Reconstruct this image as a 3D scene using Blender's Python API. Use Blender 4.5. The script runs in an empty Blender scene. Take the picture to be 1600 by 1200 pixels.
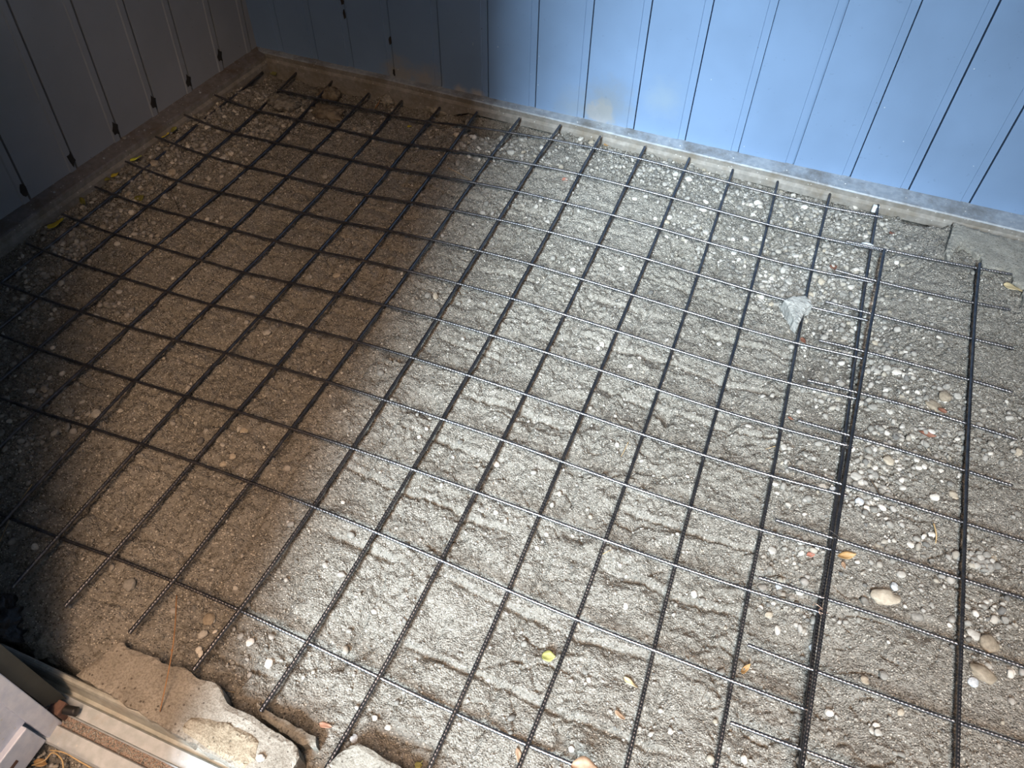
import bpy, math, random
import numpy as np
from mathutils import Vector, Matrix

S = bpy.context.scene
COL = S.collection
random.seed(7)
RNG = np.random.default_rng(7)

# ---------------------------------------------------------------- camera
FPX = 1200.0
ROWS = np.array([[0.929874, 0.36767, 0.012348], [0.288638, -0.70836, -0.644138], [-0.228083, 0.602532, -0.764809]])
CAM = np.array([1.440984, -0.345, 1.431163])
cam_data = bpy.data.cameras.new('camera')
cam_data.sensor_fit = 'HORIZONTAL'
cam_data.sensor_width = 36.0
cam_data.lens = 36.0 * FPX / 1600.0
cam_data.clip_start = 0.02
cam_data.clip_end = 200
cam = bpy.data.objects.new('camera', cam_data)
COL.objects.link(cam)
cam.matrix_world = Matrix(((ROWS[0][0], -ROWS[1][0], -ROWS[2][0], CAM[0]),
                           (ROWS[0][1], -ROWS[1][1], -ROWS[2][1], CAM[1]),
                           (ROWS[0][2], -ROWS[1][2], -ROWS[2][2], CAM[2]), (0, 0, 0, 1)))
S.camera = cam

# ---------------------------------------------------------------- sky, daylight, exposure
world = bpy.data.worlds.new('sky')
S.world = world
world.use_nodes = True
wt = world.node_tree
wt.nodes.clear()
wo = wt.nodes.new('ShaderNodeOutputWorld')
wb = wt.nodes.new('ShaderNodeBackground')
wr = wt.nodes.new('ShaderNodeValToRGB')
wx = wt.nodes.new('ShaderNodeSeparateXYZ')
wc = wt.nodes.new('ShaderNodeTexCoord')
wt.links.new(wc.outputs['Generated'], wx.inputs[0])
wt.links.new(wx.outputs['Z'], wr.inputs[0])
wt.links.new(wr.outputs[0], wb.inputs['Color'])
wt.links.new(wb.outputs[0], wo.inputs['Surface'])
SKY_LOW = (0.92, 0.95, 0.98, 1)       # pale haze low down
SKY_HIGH = (2.3, 2.8, 3.6, 1)      # open sky overhead
wr.color_ramp.elements[0].position = 0.0
wr.color_ramp.elements[0].color = SKY_LOW
wr.color_ramp.elements[1].position = 1.0
wr.color_ramp.elements[1].color = SKY_HIGH
e = wr.color_ramp.elements.new(0.70); e.color = SKY_LOW
e = wr.color_ramp.elements.new(0.90); e.color = SKY_HIGH
wb.inputs['Strength'].default_value = 0.42

key = bpy.data.lights.new('daylight_gap', 'AREA')
key.shape = 'RECTANGLE'
key.size = 2.4
key.size_y = 8.0
key.energy = 11200
key.color = (0.78, 0.91, 1.0)
ko = bpy.data.objects.new('daylight_gap', key)
COL.objects.link(ko)
ko.location = (1.30, -12.0, 10.0)
ko.rotation_euler = (Vector((1.1, 0.9, 0)) - ko.location).to_track_quat('-Z', 'Y').to_euler()

warm = bpy.data.lights.new('warm_daylight', 'AREA')      # sunlit garden and trees, high to the right outside the door
warm.shape = 'RECTANGLE'
warm.size = 0.7
warm.size_y = 3.4
warm.energy = 390
warm.color = (1.0, 0.65, 0.41)
wlo = bpy.data.objects.new('warm_daylight', warm)
COL.objects.link(wlo)
wlo.location = (1.65, -1.55, 4.5)
wlo.rotation_euler = (Vector((0.4, 0.4, 0)) - wlo.location).to_track_quat('-Z', 'Y').to_euler()

S.view_settings.view_transform = 'Standard'
S.view_settings.look = 'None'
S.view_settings.gamma = 1.0
S.view_settings.use_curve_mapping = False
S.view_settings.exposure = 0.0


# ---------------------------------------------------------------- helpers
def at(px, py, z=-0.03):
    """A pixel of the photograph as a point on the level z."""
    d = ROWS.T @ np.array([(px - 800) / FPX, (py - 600) / FPX, 1.0])
    t = (z - CAM[2]) / d[2]
    return CAM + t * d


def on_plane(px, py, axis, v):
    d = ROWS.T @ np.array([(px - 800) / FPX, (py - 600) / FPX, 1.0])
    t = (v - CAM[axis]) / d[axis]
    return CAM + t * d


def link(name, me, mat=None, parent=None):
    o = bpy.data.objects.new(name, me)
    COL.objects.link(o)
    if mat is not None and len(me.materials) == 0:
        for m in (mat if isinstance(mat, (list, tuple)) else [mat]):
            me.materials.append(m)
    if parent is not None:
        o.parent = parent
    return o


def pydata(name, verts, faces, mat=None, parent=None, smooth=False, mats=None):
    me = bpy.data.meshes.new(name)
    me.from_pydata([tuple(map(float, v)) for v in verts], [], faces)
    me.update()
    if smooth:
        me.polygons.foreach_set('use_smooth', [True] * len(me.polygons))
    o = link(name, me, mat, parent)
    if mats is not None:
        me.polygons.foreach_set('material_index', mats)
    return o


def tag(o, label=None, cat=None, group=None, kind=None):
    if label: o['label'] = label
    if cat: o['category'] = cat
    if group: o['group'] = group
    if kind: o['kind'] = kind
    return o


def empty(name, loc=(0, 0, 0)):
    o = bpy.data.objects.new(name, None)
    o.empty_display_size = 0.05
    COL.objects.link(o)
    o.location = loc
    return o


def arrays(name, verts, tris, mat, smooth=True, attr=None):
    """A mesh straight from numpy arrays; faces all of one size."""
    me = bpy.data.meshes.new(name)
    n, k = tris.shape
    me.vertices.add(len(verts))
    me.vertices.foreach_set('co', np.ascontiguousarray(verts, dtype=np.float32).ravel())
    me.loops.add(n * k)
    me.loops.foreach_set('vertex_index', np.ascontiguousarray(tris, dtype=np.int32).ravel())
    me.polygons.add(n)
    me.polygons.foreach_set('loop_start', np.arange(0, n * k, k, dtype=np.int32))
    me.polygons.foreach_set('loop_total', np.full(n, k, dtype=np.int32))
    if smooth:
        me.polygons.foreach_set('use_smooth', np.ones(n, dtype=bool))
    if attr is not None:
        a = me.attributes.new('tone', 'FLOAT', 'POINT')
        a.data.foreach_set('value', np.ascontiguousarray(attr, dtype=np.float32))
    me.update(calc_edges=True)
    me.validate()
    me.materials.append(mat)
    return me


def prism(pts, lo, hi, axis):
    """Closed polygon (two coordinates) swept along axis from lo to hi."""
    n = len(pts)
    def mk(p, v):
        q = [p[0], p[1]]
        q.insert(axis, v)
        return q
    vs = [mk(p, lo) for p in pts] + [mk(p, hi) for p in pts]
    fs = [(i, (i + 1) % n, n + (i + 1) % n, n + i) for i in range(n)]
    fs += [tuple(range(n))[::-1], tuple(range(n, 2 * n))]
    return vs, fs


def fix_normals(o):
    import bmesh
    bm = bmesh.new()
    bm.from_mesh(o.data)
    bmesh.ops.recalc_face_normals(bm, faces=bm.faces)
    bm.to_mesh(o.data)
    bm.free()
    return o


def bevel(o, w, seg=2):
    m = o.modifiers.new('bevel', 'BEVEL')
    m.width = w
    m.segments = seg
    m.limit_method = 'ANGLE'
    return o


def box(name, lo, hi, mat, parent=None, bev=0):
    v = [(x, y, z) for x in (lo[0], hi[0]) for y in (lo[1], hi[1]) for z in (lo[2], hi[2])]
    f = [(0, 1, 3, 2), (4, 6, 7, 5), (0, 4, 5, 1), (2, 3, 7, 6), (0, 2, 6, 4), (1, 5, 7, 3)]
    o = pydata(name, v, f, mat, parent)
    return bevel(o, bev) if bev else o


def catmull(P, step):
    P = np.asarray(P, float)
    Q = np.vstack([2 * P[0] - P[1], P, 2 * P[-1] - P[-2]])
    out = []
    for i in range(1, len(Q) - 2):
        n = max(1, int(round(np.linalg.norm(Q[i + 1] - Q[i]) / step)))
        t = (np.arange(n) / n)[:, None]
        a, b, c, d = Q[i - 1], Q[i], Q[i + 1], Q[i + 2]
        out.append(0.5 * (2 * b + (c - a) * t + (2 * a - 5 * b + 4 * c - d) * t ** 2 + (3 * b - a - 3 * c + d) * t ** 3))
    out.append(P[-1:])
    return np.vstack(out)


def tube_mesh(name, pts, rad, mat, sides=6, step=0.01, rib=0.0, pitch=0.0066, taper=None):
    """Tube along a smooth curve; rib > 0 gives the two rows of slanted ribs of deformed bar."""
    C = catmull(pts, step)
    n = len(C)
    T = np.gradient(C, axis=0)
    T /= np.linalg.norm(T, axis=1)[:, None] + 1e-12
    up = np.array([0, 0, 1.0])
    if abs(T[n // 2] @ up) > 0.9:
        up = np.array([1.0, 0, 0])
    U = np.cross(T, up); U /= np.linalg.norm(U, axis=1)[:, None]
    V = np.cross(U, T)
    s = np.concatenate([[0], np.cumsum(np.linalg.norm(np.diff(C, axis=0), axis=1))])
    th = np.arange(sides) * 2 * math.pi / sides
    R = np.full((n, sides), float(rad))
    if taper is not None:
        R *= np.interp(s / s[-1], [0, 1], taper)[:, None]
    if rib > 0:
        ph = 2 * math.pi * s[:, None] / pitch + np.where(th[None, :] < math.pi, 1.0, 2.4) + 1.1 * th[None, :]
        R += rib * np.clip(np.sin(ph) * 1.6, -0.6, 1.0) * np.abs(np.cos(2 * th + 0.4))[None, :] ** 0.5
    ring = C[:, None, :] + R[:, :, None] * (np.cos(th)[None, :, None] * U[:, None, :] + np.sin(th)[None, :, None] * V[:, None, :])
    vs = np.vstack([ring.reshape(-1, 3), C[:1], C[-1:]])
    i = np.arange(n - 1)[:, None]; j = np.arange(sides)[None, :]
    a = i * sides + j; b = i * sides + (j + 1) % sides
    q = np.stack([a, b, b + sides, a + sides], -1).reshape(-1, 4)
    t1 = np.concatenate([q[:, [0, 1, 2]], q[:, [0, 2, 3]]])
    jj = np.arange(sides)
    c0 = np.stack([np.full(sides, n * sides), (jj + 1) % sides, jj], -1)
    c1 = np.stack([np.full(sides, n * sides + 1), (n - 1) * sides + jj, (n - 1) * sides + (jj + 1) % sides], -1)
    return arrays(name, vs, np.vstack([t1, c0, c1])[:, ::-1], mat)


# gradient noise on arrays
_perm = RNG.permutation(512)
_grad = np.stack([np.cos(np.arange(512) * 2.399963), np.sin(np.arange(512) * 2.399963)], -1)


def perlin(x, y):
    xi = np.floor(x).astype(int); yi = np.floor(y).astype(int)
    xf = x - xi; yf = y - yi
    u = xf ** 3 * (xf * (6 * xf - 15) + 10); v = yf ** 3 * (yf * (6 * yf - 15) + 10)
    def g(ix, iy):
        k = _perm[(_perm[ix & 511] + iy) & 511]
        w = _grad[k]
        return w[..., 0] * (x - ix) + w[..., 1] * (y - iy)
    a = g(xi, yi); b = g(xi + 1, yi); c = g(xi, yi + 1); d = g(xi + 1, yi + 1)
    return 1.5 * ((a * (1 - u) + b * u) * (1 - v) + (c * (1 - u) + d * u) * v)


def sstep(a, b, x):
    t = np.clip((x - a) / (b - a), 0, 1)
    return t * t * (3 - 2 * t)


# ---------------------------------------------------------------- materials
def new_mat(name):
    m = bpy.data.materials.new(name)
    m.use_nodes = True
    t = m.node_tree
    b = t.nodes['Principled BSDF']
    return m, t, b


def N(t, kind, **kw):
    n = t.nodes.new(kind)
    for k, v in kw.items():
        if k in n.inputs:
            n.inputs[k].default_value = v
        else:
            setattr(n, k, v)
    return n


def coords(t):
    return t.nodes.new('ShaderNodeTexCoord').outputs['Object']


def noise(t, vec, scale, detail=4, rough=0.55):
    n = N(t, 'ShaderNodeTexNoise', Scale=scale, Detail=detail, Roughness=rough)
    t.links.new(vec, n.inputs['Vector'])
    return n.outputs['Fac']


def ramp(t, fac, stops):
    r = t.nodes.new('ShaderNodeValToRGB')
    el = r.color_ramp.elements
    el[0].position, el[0].color = stops[0][0], (*stops[0][1], 1)
    el[1].position, el[1].color = stops[-1][0], (*stops[-1][1], 1)
    for p, c in stops[1:-1]:
        x = el.new(p); x.color = (*c, 1)
    t.links.new(fac, r.inputs[0])
    return r.outputs[0]


def mix(t, fac, a, b, mode='MIX'):
    m = t.nodes.new('ShaderNodeMix')
    m.data_type = 'RGBA'
    m.blend_type = mode
    for s, v in ((0, fac), (6, a), (7, b)):
        if isinstance(v, (int, float)):
            m.inputs[s].default_value = v
        elif isinstance(v, tuple):
            m.inputs[s].default_value = (*v, 1)
        else:
            t.links.new(v, m.inputs[s])
    return m.outputs[2]


def math_(t, op, a, b=None, clamp=False):
    m = t.nodes.new('ShaderNodeMath')
    m.operation = op
    m.use_clamp = clamp
    for s, v in ((0, a), (1, b)):
        if v is None: continue
        if isinstance(v, (int, float)): m.inputs[s].default_value = v
        else: t.links.new(v, m.inputs[s])
    return m.outputs[0]


def bump(t, b, height, strength, dist):
    n = N(t, 'ShaderNodeBump', Strength=strength, Distance=dist)
    t.links.new(height, n.inputs['Height'])
    t.links.new(n.outputs[0], b.inputs['Normal'])


def simple(name, c0, c1, scale=30, rough=0.8, metal=0.0, bmp=0.0, bscale=200, spec=0.5):
    m, t, b = new_mat(name)
    v = coords(t)
    t.links.new(ramp(t, noise(t, v, scale), [(0.35, c0), (0.65, c1)]), b.inputs['Base Color'])
    b.inputs['Roughness'].default_value = rough
    b.inputs['Metallic'].default_value = metal
    b.inputs['Specular IOR Level'].default_value = spec
    if bmp:
        bump(t, b, noise(t, v, bscale, 3), 1.0, bmp)
    return m


def ground_material():
    m, t, b = new_mat('sandy_ballast')
    v = coords(t)
    big = noise(t, v, 3.0, 5, 0.6)
    base = ramp(t, big, [(0.3, (0.172, 0.163, 0.141)), (0.5, (0.222, 0.212, 0.188)), (0.7, (0.275, 0.264, 0.238))])
    mid = noise(t, v, 38, 6, 0.7)
    base = mix(t, math_(t, 'MULTIPLY', mid, 0.75), base, (0.31, 0.30, 0.27))
    dark = ramp(t, noise(t, v, 95, 5, 0.75), [(0.36, (0.35, 0.33, 0.30)), (0.5, (1, 1, 1))])
    base = mix(t, 0.85, base, dark, 'MULTIPLY')
    vo = N(t, 'ShaderNodeTexVoronoi', Scale=260.0, Randomness=1.0)
    t.links.new(v, vo.inputs['Vector'])
    sx = t.nodes.new('ShaderNodeSeparateColor')
    t.links.new(vo.outputs['Color'], sx.inputs[0])
    speck = math_(t, 'MULTIPLY', math_(t, 'GREATER_THAN', sx.outputs[0], 0.80), math_(t, 'LESS_THAN', vo.outputs['Distance'], 0.42))
    base = mix(t, math_(t, 'MULTIPLY', speck, 0.75), base, (0.62, 0.59, 0.52))
    speck2 = math_(t, 'MULTIPLY', math_(t, 'GREATER_THAN', sx.outputs[1], 0.84), math_(t, 'LESS_THAN', vo.outputs['Distance'], 0.45))
    base = mix(t, math_(t, 'MULTIPLY', speck2, 0.8), base, (0.07, 0.066, 0.06))
    t.links.new(base, b.inputs['Base Color'])
    b.inputs['Roughness'].default_value = 0.95
    b.inputs['Specular IOR Level'].default_value = 0.2
    hh = math_(t, 'ADD', math_(t, 'MULTIPLY', noise(t, v, 170, 5, 0.7), 1.0), math_(t, 'MULTIPLY', math_(t, 'SUBTRACT', 0.6, vo.outputs['Distance']), 0.7))
    bump(t, b, hh, 1.0, 0.0055)
    return m


def stone_mat(name, c0, c1, rough=0.75, attr=False):
    m, t, b = new_mat(name)
    v = coords(t)
    f = noise(t, v, 60 if attr else 2.2, 5, 0.65)
    if attr:
        a = t.nodes.new('ShaderNodeAttribute'); a.attribute_name = 'tone'
        col = ramp(t, a.outputs['Fac'], [(0.0, (0.13, 0.13, 0.125)), (0.25, (0.23, 0.225, 0.205)), (0.5, (0.33, 0.32, 0.30)), (0.7, (0.30, 0.275, 0.225)), (0.85, (0.40, 0.39, 0.36)), (1.0, (0.58, 0.56, 0.51))])
        col = mix(t, 0.5, col, ramp(t, f, [(0.35, (0.6, 0.6, 0.58)), (0.6, (1, 1, 1))]), 'MULTIPLY')
    else:
        col = ramp(t, f, [(0.35, c0), (0.62, c1)])
    t.links.new(col, b.inputs['Base Color'])
    b.inputs['Roughness'].default_value = rough
    b.inputs['Specular IOR Level'].default_value = 0.3
    bump(t, b, noise(t, v, 700 if attr else 9, 3), 0.5, 0.001)
    return m


def blob(t, v, centre, r, soft, warp):
    d = N(t, 'ShaderNodeVectorMath', operation='DISTANCE')
    t.links.new(v, d.inputs[0])
    d.inputs[1].default_value = centre
    w = math_(t, 'ADD', d.outputs['Value'], math_(t, 'MULTIPLY', math_(t, 'SUBTRACT', warp, 0.5), r * 2.0))
    mr = N(t, 'ShaderNodeMapRange')
    t.links.new(w, mr.inputs['Value'])
    mr.inputs['From Min'].default_value = r + soft
    mr.inputs['From Max'].default_value = max(r - soft, 0.0)
    return mr.outputs[0]


def paint_material(name, base, stains):
    m, t, b = new_mat(name)
    v = coords(t)
    col = ramp(t, noise(t, v, 4.0, 3), [(0.35, tuple(c * 0.93 for c in base)), (0.65, tuple(c * 1.06 for c in base))])
    w = noise(t, v, 26, 5, 0.65)
    for centre, r, soft, c, k in stains:
        f = blob(t, v, centre, r, soft, w)
        col = mix(t, math_(t, 'MULTIPLY', f, k), col, c)
    vo = N(t, 'ShaderNodeTexVoronoi', Scale=34.0)
    t.links.new(v, vo.inputs['Vector'])
    sc = t.nodes.new('ShaderNodeSeparateColor'); t.links.new(vo.outputs['Color'], sc.inputs[0])
    spk = math_(t, 'MULTIPLY', math_(t, 'GREATER_THAN', sc.outputs[0], 0.90), math_(t, 'LESS_THAN', vo.outputs['Distance'], 0.06))
    col = mix(t, math_(t, 'MULTIPLY', spk, 0.55), col, (0.62, 0.66, 0.68))
    vo2 = N(t, 'ShaderNodeTexVoronoi', Scale=23.0)
    t.links.new(v, vo2.inputs['Vector'])
    sc2 = t.nodes.new('ShaderNodeSeparateColor'); t.links.new(vo2.outputs['Color'], sc2.inputs[0])
    spk2 = math_(t, 'MULTIPLY', math_(t, 'GREATER_THAN', sc2.outputs[1], 0.88), math_(t, 'LESS_THAN', vo2.outputs['Distance'], 0.045))
    col = mix(t, math_(t, 'MULTIPLY', spk2, 0.8), col, (0.05, 0.05, 0.05))
    scr = math_(t, 'GREATER_THAN', noise(t, v, 90, 2, 0.4), 0.74)
    col = mix(t, math_(t, 'MULTIPLY', scr, 0.25), col, tuple(c * 0.5 for c in base))
    t.links.new(col, b.inputs['Base Color'])
    b.inputs['Roughness'].default_value = 0.55
    b.inputs['Specular IOR Level'].default_value = 0.35
    bump(t, b, noise(t, v, 12, 3), 0.15, 0.004)
    return m


def steel_material():
    m, t, b = new_mat('black_steel')
    v = coords(t)
    f = noise(t, v, 45, 4)
    t.links.new(ramp(t, f, [(0.4, (0.14, 0.145, 0.16)), (0.7, (0.25, 0.24, 0.24))]), b.inputs['Base Color'])
    b.inputs['Metallic'].default_value = 1.0
    b.inputs['Roughness'].default_value = 0.40
    b.inputs['Specular IOR Level'].default_value = 0.6
    return m


def galv(name, a, c, dirt, rough=0.5, metal=0.35, amount=(0.45, 0.65)):
    m, t, b = new_mat(name)
    v = coords(t)
    col = ramp(t, noise(t, v, 60, 4), [(0.35, a), (0.65, c)])
    d = ramp(t, noise(t, v, 9, 6, 0.7), [(amount[0], (0, 0, 0)), (amount[1], (1, 1, 1))])
    col = mix(t, d, col, dirt)
    vo = N(t, 'ShaderNodeTexVoronoi', Scale=120.0)
    t.links.new(v, vo.inputs['Vector'])
    sc = t.nodes.new('ShaderNodeSeparateColor'); t.links.new(vo.outputs['Color'], sc.inputs[0])
    col = mix(t, math_(t, 'MULTIPLY', math_(t, 'MULTIPLY', math_(t, 'GREATER_THAN', sc.outputs[0], 0.9), math_(t, 'LESS_THAN', vo.outputs['Distance'], 0.25)), 0.6), col, (0.55, 0.55, 0.52))
    t.links.new(col, b.inputs['Base Color'])
    b.inputs['Roughness'].default_value = rough
    b.inputs['Metallic'].default_value = metal
    bump(t, b, noise(t, v, 80, 4), 0.25, 0.003)
    return m


M_GROUND = ground_material()
M_GRAVEL = stone_mat('mixed_gravel', None, None, attr=True)
M_STONE = {
    'off-white': stone_mat('off_white_stone', (0.42, 0.41, 0.37), (0.60, 0.58, 0.53)),
    'pale grey': stone_mat('pale_grey_stone', (0.29, 0.285, 0.26), (0.40, 0.39, 0.36)),
    'mid grey': stone_mat('mid_grey_stone', (0.17, 0.17, 0.158), (0.26, 0.255, 0.235)),
    'tan': stone_mat('tan_stone', (0.27, 0.24, 0.19), (0.40, 0.36, 0.29)),
    'brown': stone_mat('brown_stone', (0.17, 0.145, 0.11), (0.28, 0.245, 0.19)),
    'blue-grey': stone_mat('blue_grey_stone', (0.30, 0.33, 0.36), (0.55, 0.58, 0.60)),
}
M_STEEL = steel_material()
BLUE = (0.146, 0.230, 0.368)
wall_stains = [((0.868, 1.95, 0.055), 0.046, 0.010, (0.30, 0.31, 0.33), 0.85),
               ((0.885, 1.95, 0.08), 0.07, 0.05, (0.17, 0.19, 0.19), 0.6),
               ((1.07, 1.95, 0.15), 0.045, 0.035, (0.20, 0.27, 0.34), 0.6),
               ((0.775, 1.95, 0.05), 0.05, 0.04, (0.20, 0.24, 0.27), 0.45),
               ((0.12, 1.95, 0.03), 0.06, 0.03, (0.25, 0.24, 0.20), 0.75),
               ((0.22, 1.95, 0.03), 0.05, 0.03, (0.27, 0.26, 0.23), 0.75),
               ((0.36, 1.95, 0.02), 0.022, 0.012, (0.35, 0.33, 0.30), 0.8),
               ((0.42, 1.95, 0.02), 0.022, 0.012, (0.35, 0.33, 0.30), 0.8)]
M_WALL_BACK = paint_material('blue_panel_paint', BLUE, wall_stains)
M_WALL_LEFT = paint_material('blue_grey_panel_paint', (0.23, 0.255, 0.285), [])
M_WALL_IN = paint_material('inner_panel_paint', (0.20, 0.26, 0.34), [])
M_RAIL_TOP = galv('galvanised_ledge', (0.27, 0.31, 0.35), (0.36, 0.40, 0.44), (0.17, 0.17, 0.165))
M_RAIL_FACE = galv('dusty_rail_face', (0.20, 0.195, 0.18), (0.27, 0.26, 0.24), (0.16, 0.14, 0.11), rough=0.8, metal=0.1)
M_RAIL_TOP_L = galv('dull_galvanised_ledge', (0.17, 0.165, 0.17), (0.23, 0.22, 0.22), (0.14, 0.11, 0.085))
M_DARK = simple('dark_gap', (0.012, 0.012, 0.012), (0.025, 0.024, 0.022), rough=0.9)


def concrete(name, c0, c1, pit):
    m, t, b = new_mat(name)
    v = coords(t)
    col = ramp(t, noise(t, v, 16, 6, 0.65), [(0.3, c0), (0.7, c1)])
    col = mix(t, 0.8, col, ramp(t, noise(t, v, 260, 4, 0.7), [(0.38, (0.62, 0.60, 0.56)), (0.56, (1.08, 1.08, 1.06))]), 'MULTIPLY')
    vo = N(t, 'ShaderNodeTexVoronoi', Scale=170.0)
    t.links.new(v, vo.inputs['Vector'])
    sc = t.nodes.new('ShaderNodeSeparateColor'); t.links.new(vo.outputs['Color'], sc.inputs[0])
    p_ = math_(t, 'MULTIPLY', math_(t, 'GREATER_THAN', sc.outputs[0], 0.90), math_(t, 'LESS_THAN', vo.outputs['Distance'], 0.35))
    col = mix(t, math_(t, 'MULTIPLY', p_, 0.8), col, pit)
    t.links.new(col, b.inputs['Base Color'])
    b.inputs['Roughness'].default_value = 0.95
    b.inputs['Specular IOR Level'].default_value = 0.2
    h = math_(t, 'SUBTRACT', noise(t, v, 150, 5, 0.7), math_(t, 'MULTIPLY', p_, 0.8))
    bump(t, b, h, 1.0, 0.003)
    return m


M_SLAB = concrete('broken_concrete', (0.20, 0.185, 0.16), (0.33, 0.31, 0.275), (0.07, 0.06, 0.05))
M_FLAKE = concrete('tan_concrete', (0.23, 0.195, 0.145), (0.33, 0.285, 0.22), (0.09, 0.075, 0.055))
M_SLAB_GREY = concrete('grey_concrete', (0.22, 0.215, 0.195), (0.32, 0.315, 0.285), (0.10, 0.095, 0.085))
M_CHUNK = simple('pale_concrete_chunk', (0.26, 0.27, 0.26), (0.38, 0.385, 0.37), scale=70, rough=0.95, bmp=0.005, bscale=110, spec=0.2)
M_EARTH = simple('dark_earth', (0.030, 0.024, 0.018), (0.07, 0.058, 0.045), scale=40, rough=0.95, bmp=0.004, bscale=120)
M_LUMP = simple('brown_lump', (0.10, 0.085, 0.065), (0.21, 0.185, 0.145), scale=45, rough=0.95, bmp=0.006, bscale=70, spec=0.2)
M_LUMP_GREY = simple('pebbly_lump', (0.11, 0.105, 0.09), (0.25, 0.24, 0.21), scale=60, rough=0.95, bmp=0.01, bscale=60, spec=0.2)
M_LUMP_PALE = simple('pale_mortar', (0.20, 0.19, 0.16), (0.34, 0.325, 0.285), scale=50, rough=0.95, bmp=0.006, bscale=90, spec=0.2)
M_SILL = galv('sill_metal', (0.30, 0.31, 0.28), (0.40, 0.41, 0.38), (0.33, 0.28, 0.22), rough=0.6, metal=0.15, amount=(0.5, 0.75))
M_SILL_PALE = galv('pale_sill_metal', (0.36, 0.40, 0.42), (0.46, 0.50, 0.53), (0.34, 0.30, 0.26), rough=0.6, metal=0.1, amount=(0.55, 0.8))
M_DIRT = simple('pink_brown_grit', (0.17, 0.125, 0.10), (0.42, 0.34, 0.29), scale=330, rough=0.95, bmp=0.004, bscale=300)
M_DOOR = galv('pale_door_metal', (0.55, 0.60, 0.72), (0.66, 0.70, 0.80), (0.45, 0.42, 0.41), rough=0.45, metal=0.1, amount=(0.6, 0.85))
M_JAMB = simple('dark_green_grey_frame', (0.020, 0.024, 0.023), (0.030, 0.035, 0.033), rough=0.6)
M_RUST = simple('rusty_block', (0.085, 0.045, 0.035), (0.14, 0.08, 0.06), scale=90, rough=0.8)
M_RUBBER = simple('black_rubber', (0.008, 0.008, 0.008), (0.018, 0.018, 0.018), rough=0.5)
M_BAG = simple('black_plastic', (0.012, 0.012, 0.013), (0.035, 0.036, 0.04), scale=60, rough=0.35, bmp=0.004, bscale=90)
M_WIRE = simple('copper_coloured_wire', (0.30, 0.20, 0.15), (0.45, 0.33, 0.26), scale=80, rough=0.4, metal=0.6)
M_DARKWIRE = simple('dark_tie_wire', (0.05, 0.05, 0.05), (0.10, 0.095, 0.09), scale=80, rough=0.4, metal=0.6)
M_WHITE = simple('white_plastic', (0.62, 0.66, 0.67), (0.74, 0.77, 0.77), rough=0.5)
M_STRAW = simple('dry_straw', (0.36, 0.25, 0.12), (0.52, 0.38, 0.20), scale=70, rough=0.8)
M_STEM = simple('brown_dry_stem', (0.24, 0.12, 0.05), (0.36, 0.20, 0.09), scale=70, rough=0.8)
M_ROOT = simple('dark_root', (0.06, 0.045, 0.03), (0.11, 0.085, 0.06), scale=70, rough=0.9)


def leaf_mat(name, a, c):
    m = simple(name, a, c, scale=55, rough=0.6)
    return m


M_LEAF = {
    'yellow': leaf_mat('yellow_leaf', (0.42, 0.34, 0.03), (0.60, 0.52, 0.06)),
    'lime': leaf_mat('lime_leaf', (0.50, 0.55, 0.05), (0.68, 0.72, 0.10)),
    'olive': leaf_mat('olive_leaf', (0.16, 0.16, 0.03), (0.28, 0.26, 0.06)),
    'green': leaf_mat('green_leaf', (0.16, 0.17, 0.05), (0.32, 0.31, 0.11)),
    'orange': leaf_mat('orange_leaf', (0.27, 0.16, 0.06), (0.38, 0.245, 0.11)),
    'red': leaf_mat('red_leaf', (0.27, 0.11, 0.08), (0.36, 0.17, 0.125)),
    'rust': leaf_mat('rust_leaf', (0.13, 0.055, 0.035), (0.21, 0.095, 0.06)),
    'brown': leaf_mat('brown_leaf', (0.20, 0.13, 0.08), (0.36, 0.25, 0.17)),
    'tan': leaf_mat('tan_leaf', (0.36, 0.29, 0.16), (0.50, 0.42, 0.26)),
    'pink': leaf_mat('pink_leaf', (0.36, 0.21, 0.15), (0.46, 0.29, 0.22)),
}
# ---------------------------------------------------------------- the ground
POLY = [(0, 0, 0.00647), (0, 1, -0.0295), (0, 2, 0.01996), (0, 3, 0.04002), (0, 4, -0.01054), (1, 0, 0.02747), (1, 1, -0.0048), (1, 2, -0.02745), (1, 3, 0.0785), (2, 0, -0.13654), (2, 1, 0.01462), (2, 2, -0.04004), (3, 0, -0.00588), (3, 1, -0.0276), (4, 0, 0.14186)]


def mesh_level(x, y):
    u = (np.clip((x - 0.0255) / 0.1464, -3, 12) - 5) / 8
    v = (np.clip((y - 0.002) / 0.15, 0.3, 12.2) - 7) / 6
    z = sum(c * u ** i * v ** k for i, k, c in POLY)
    return np.clip(z, -0.030, 0.03)


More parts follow.
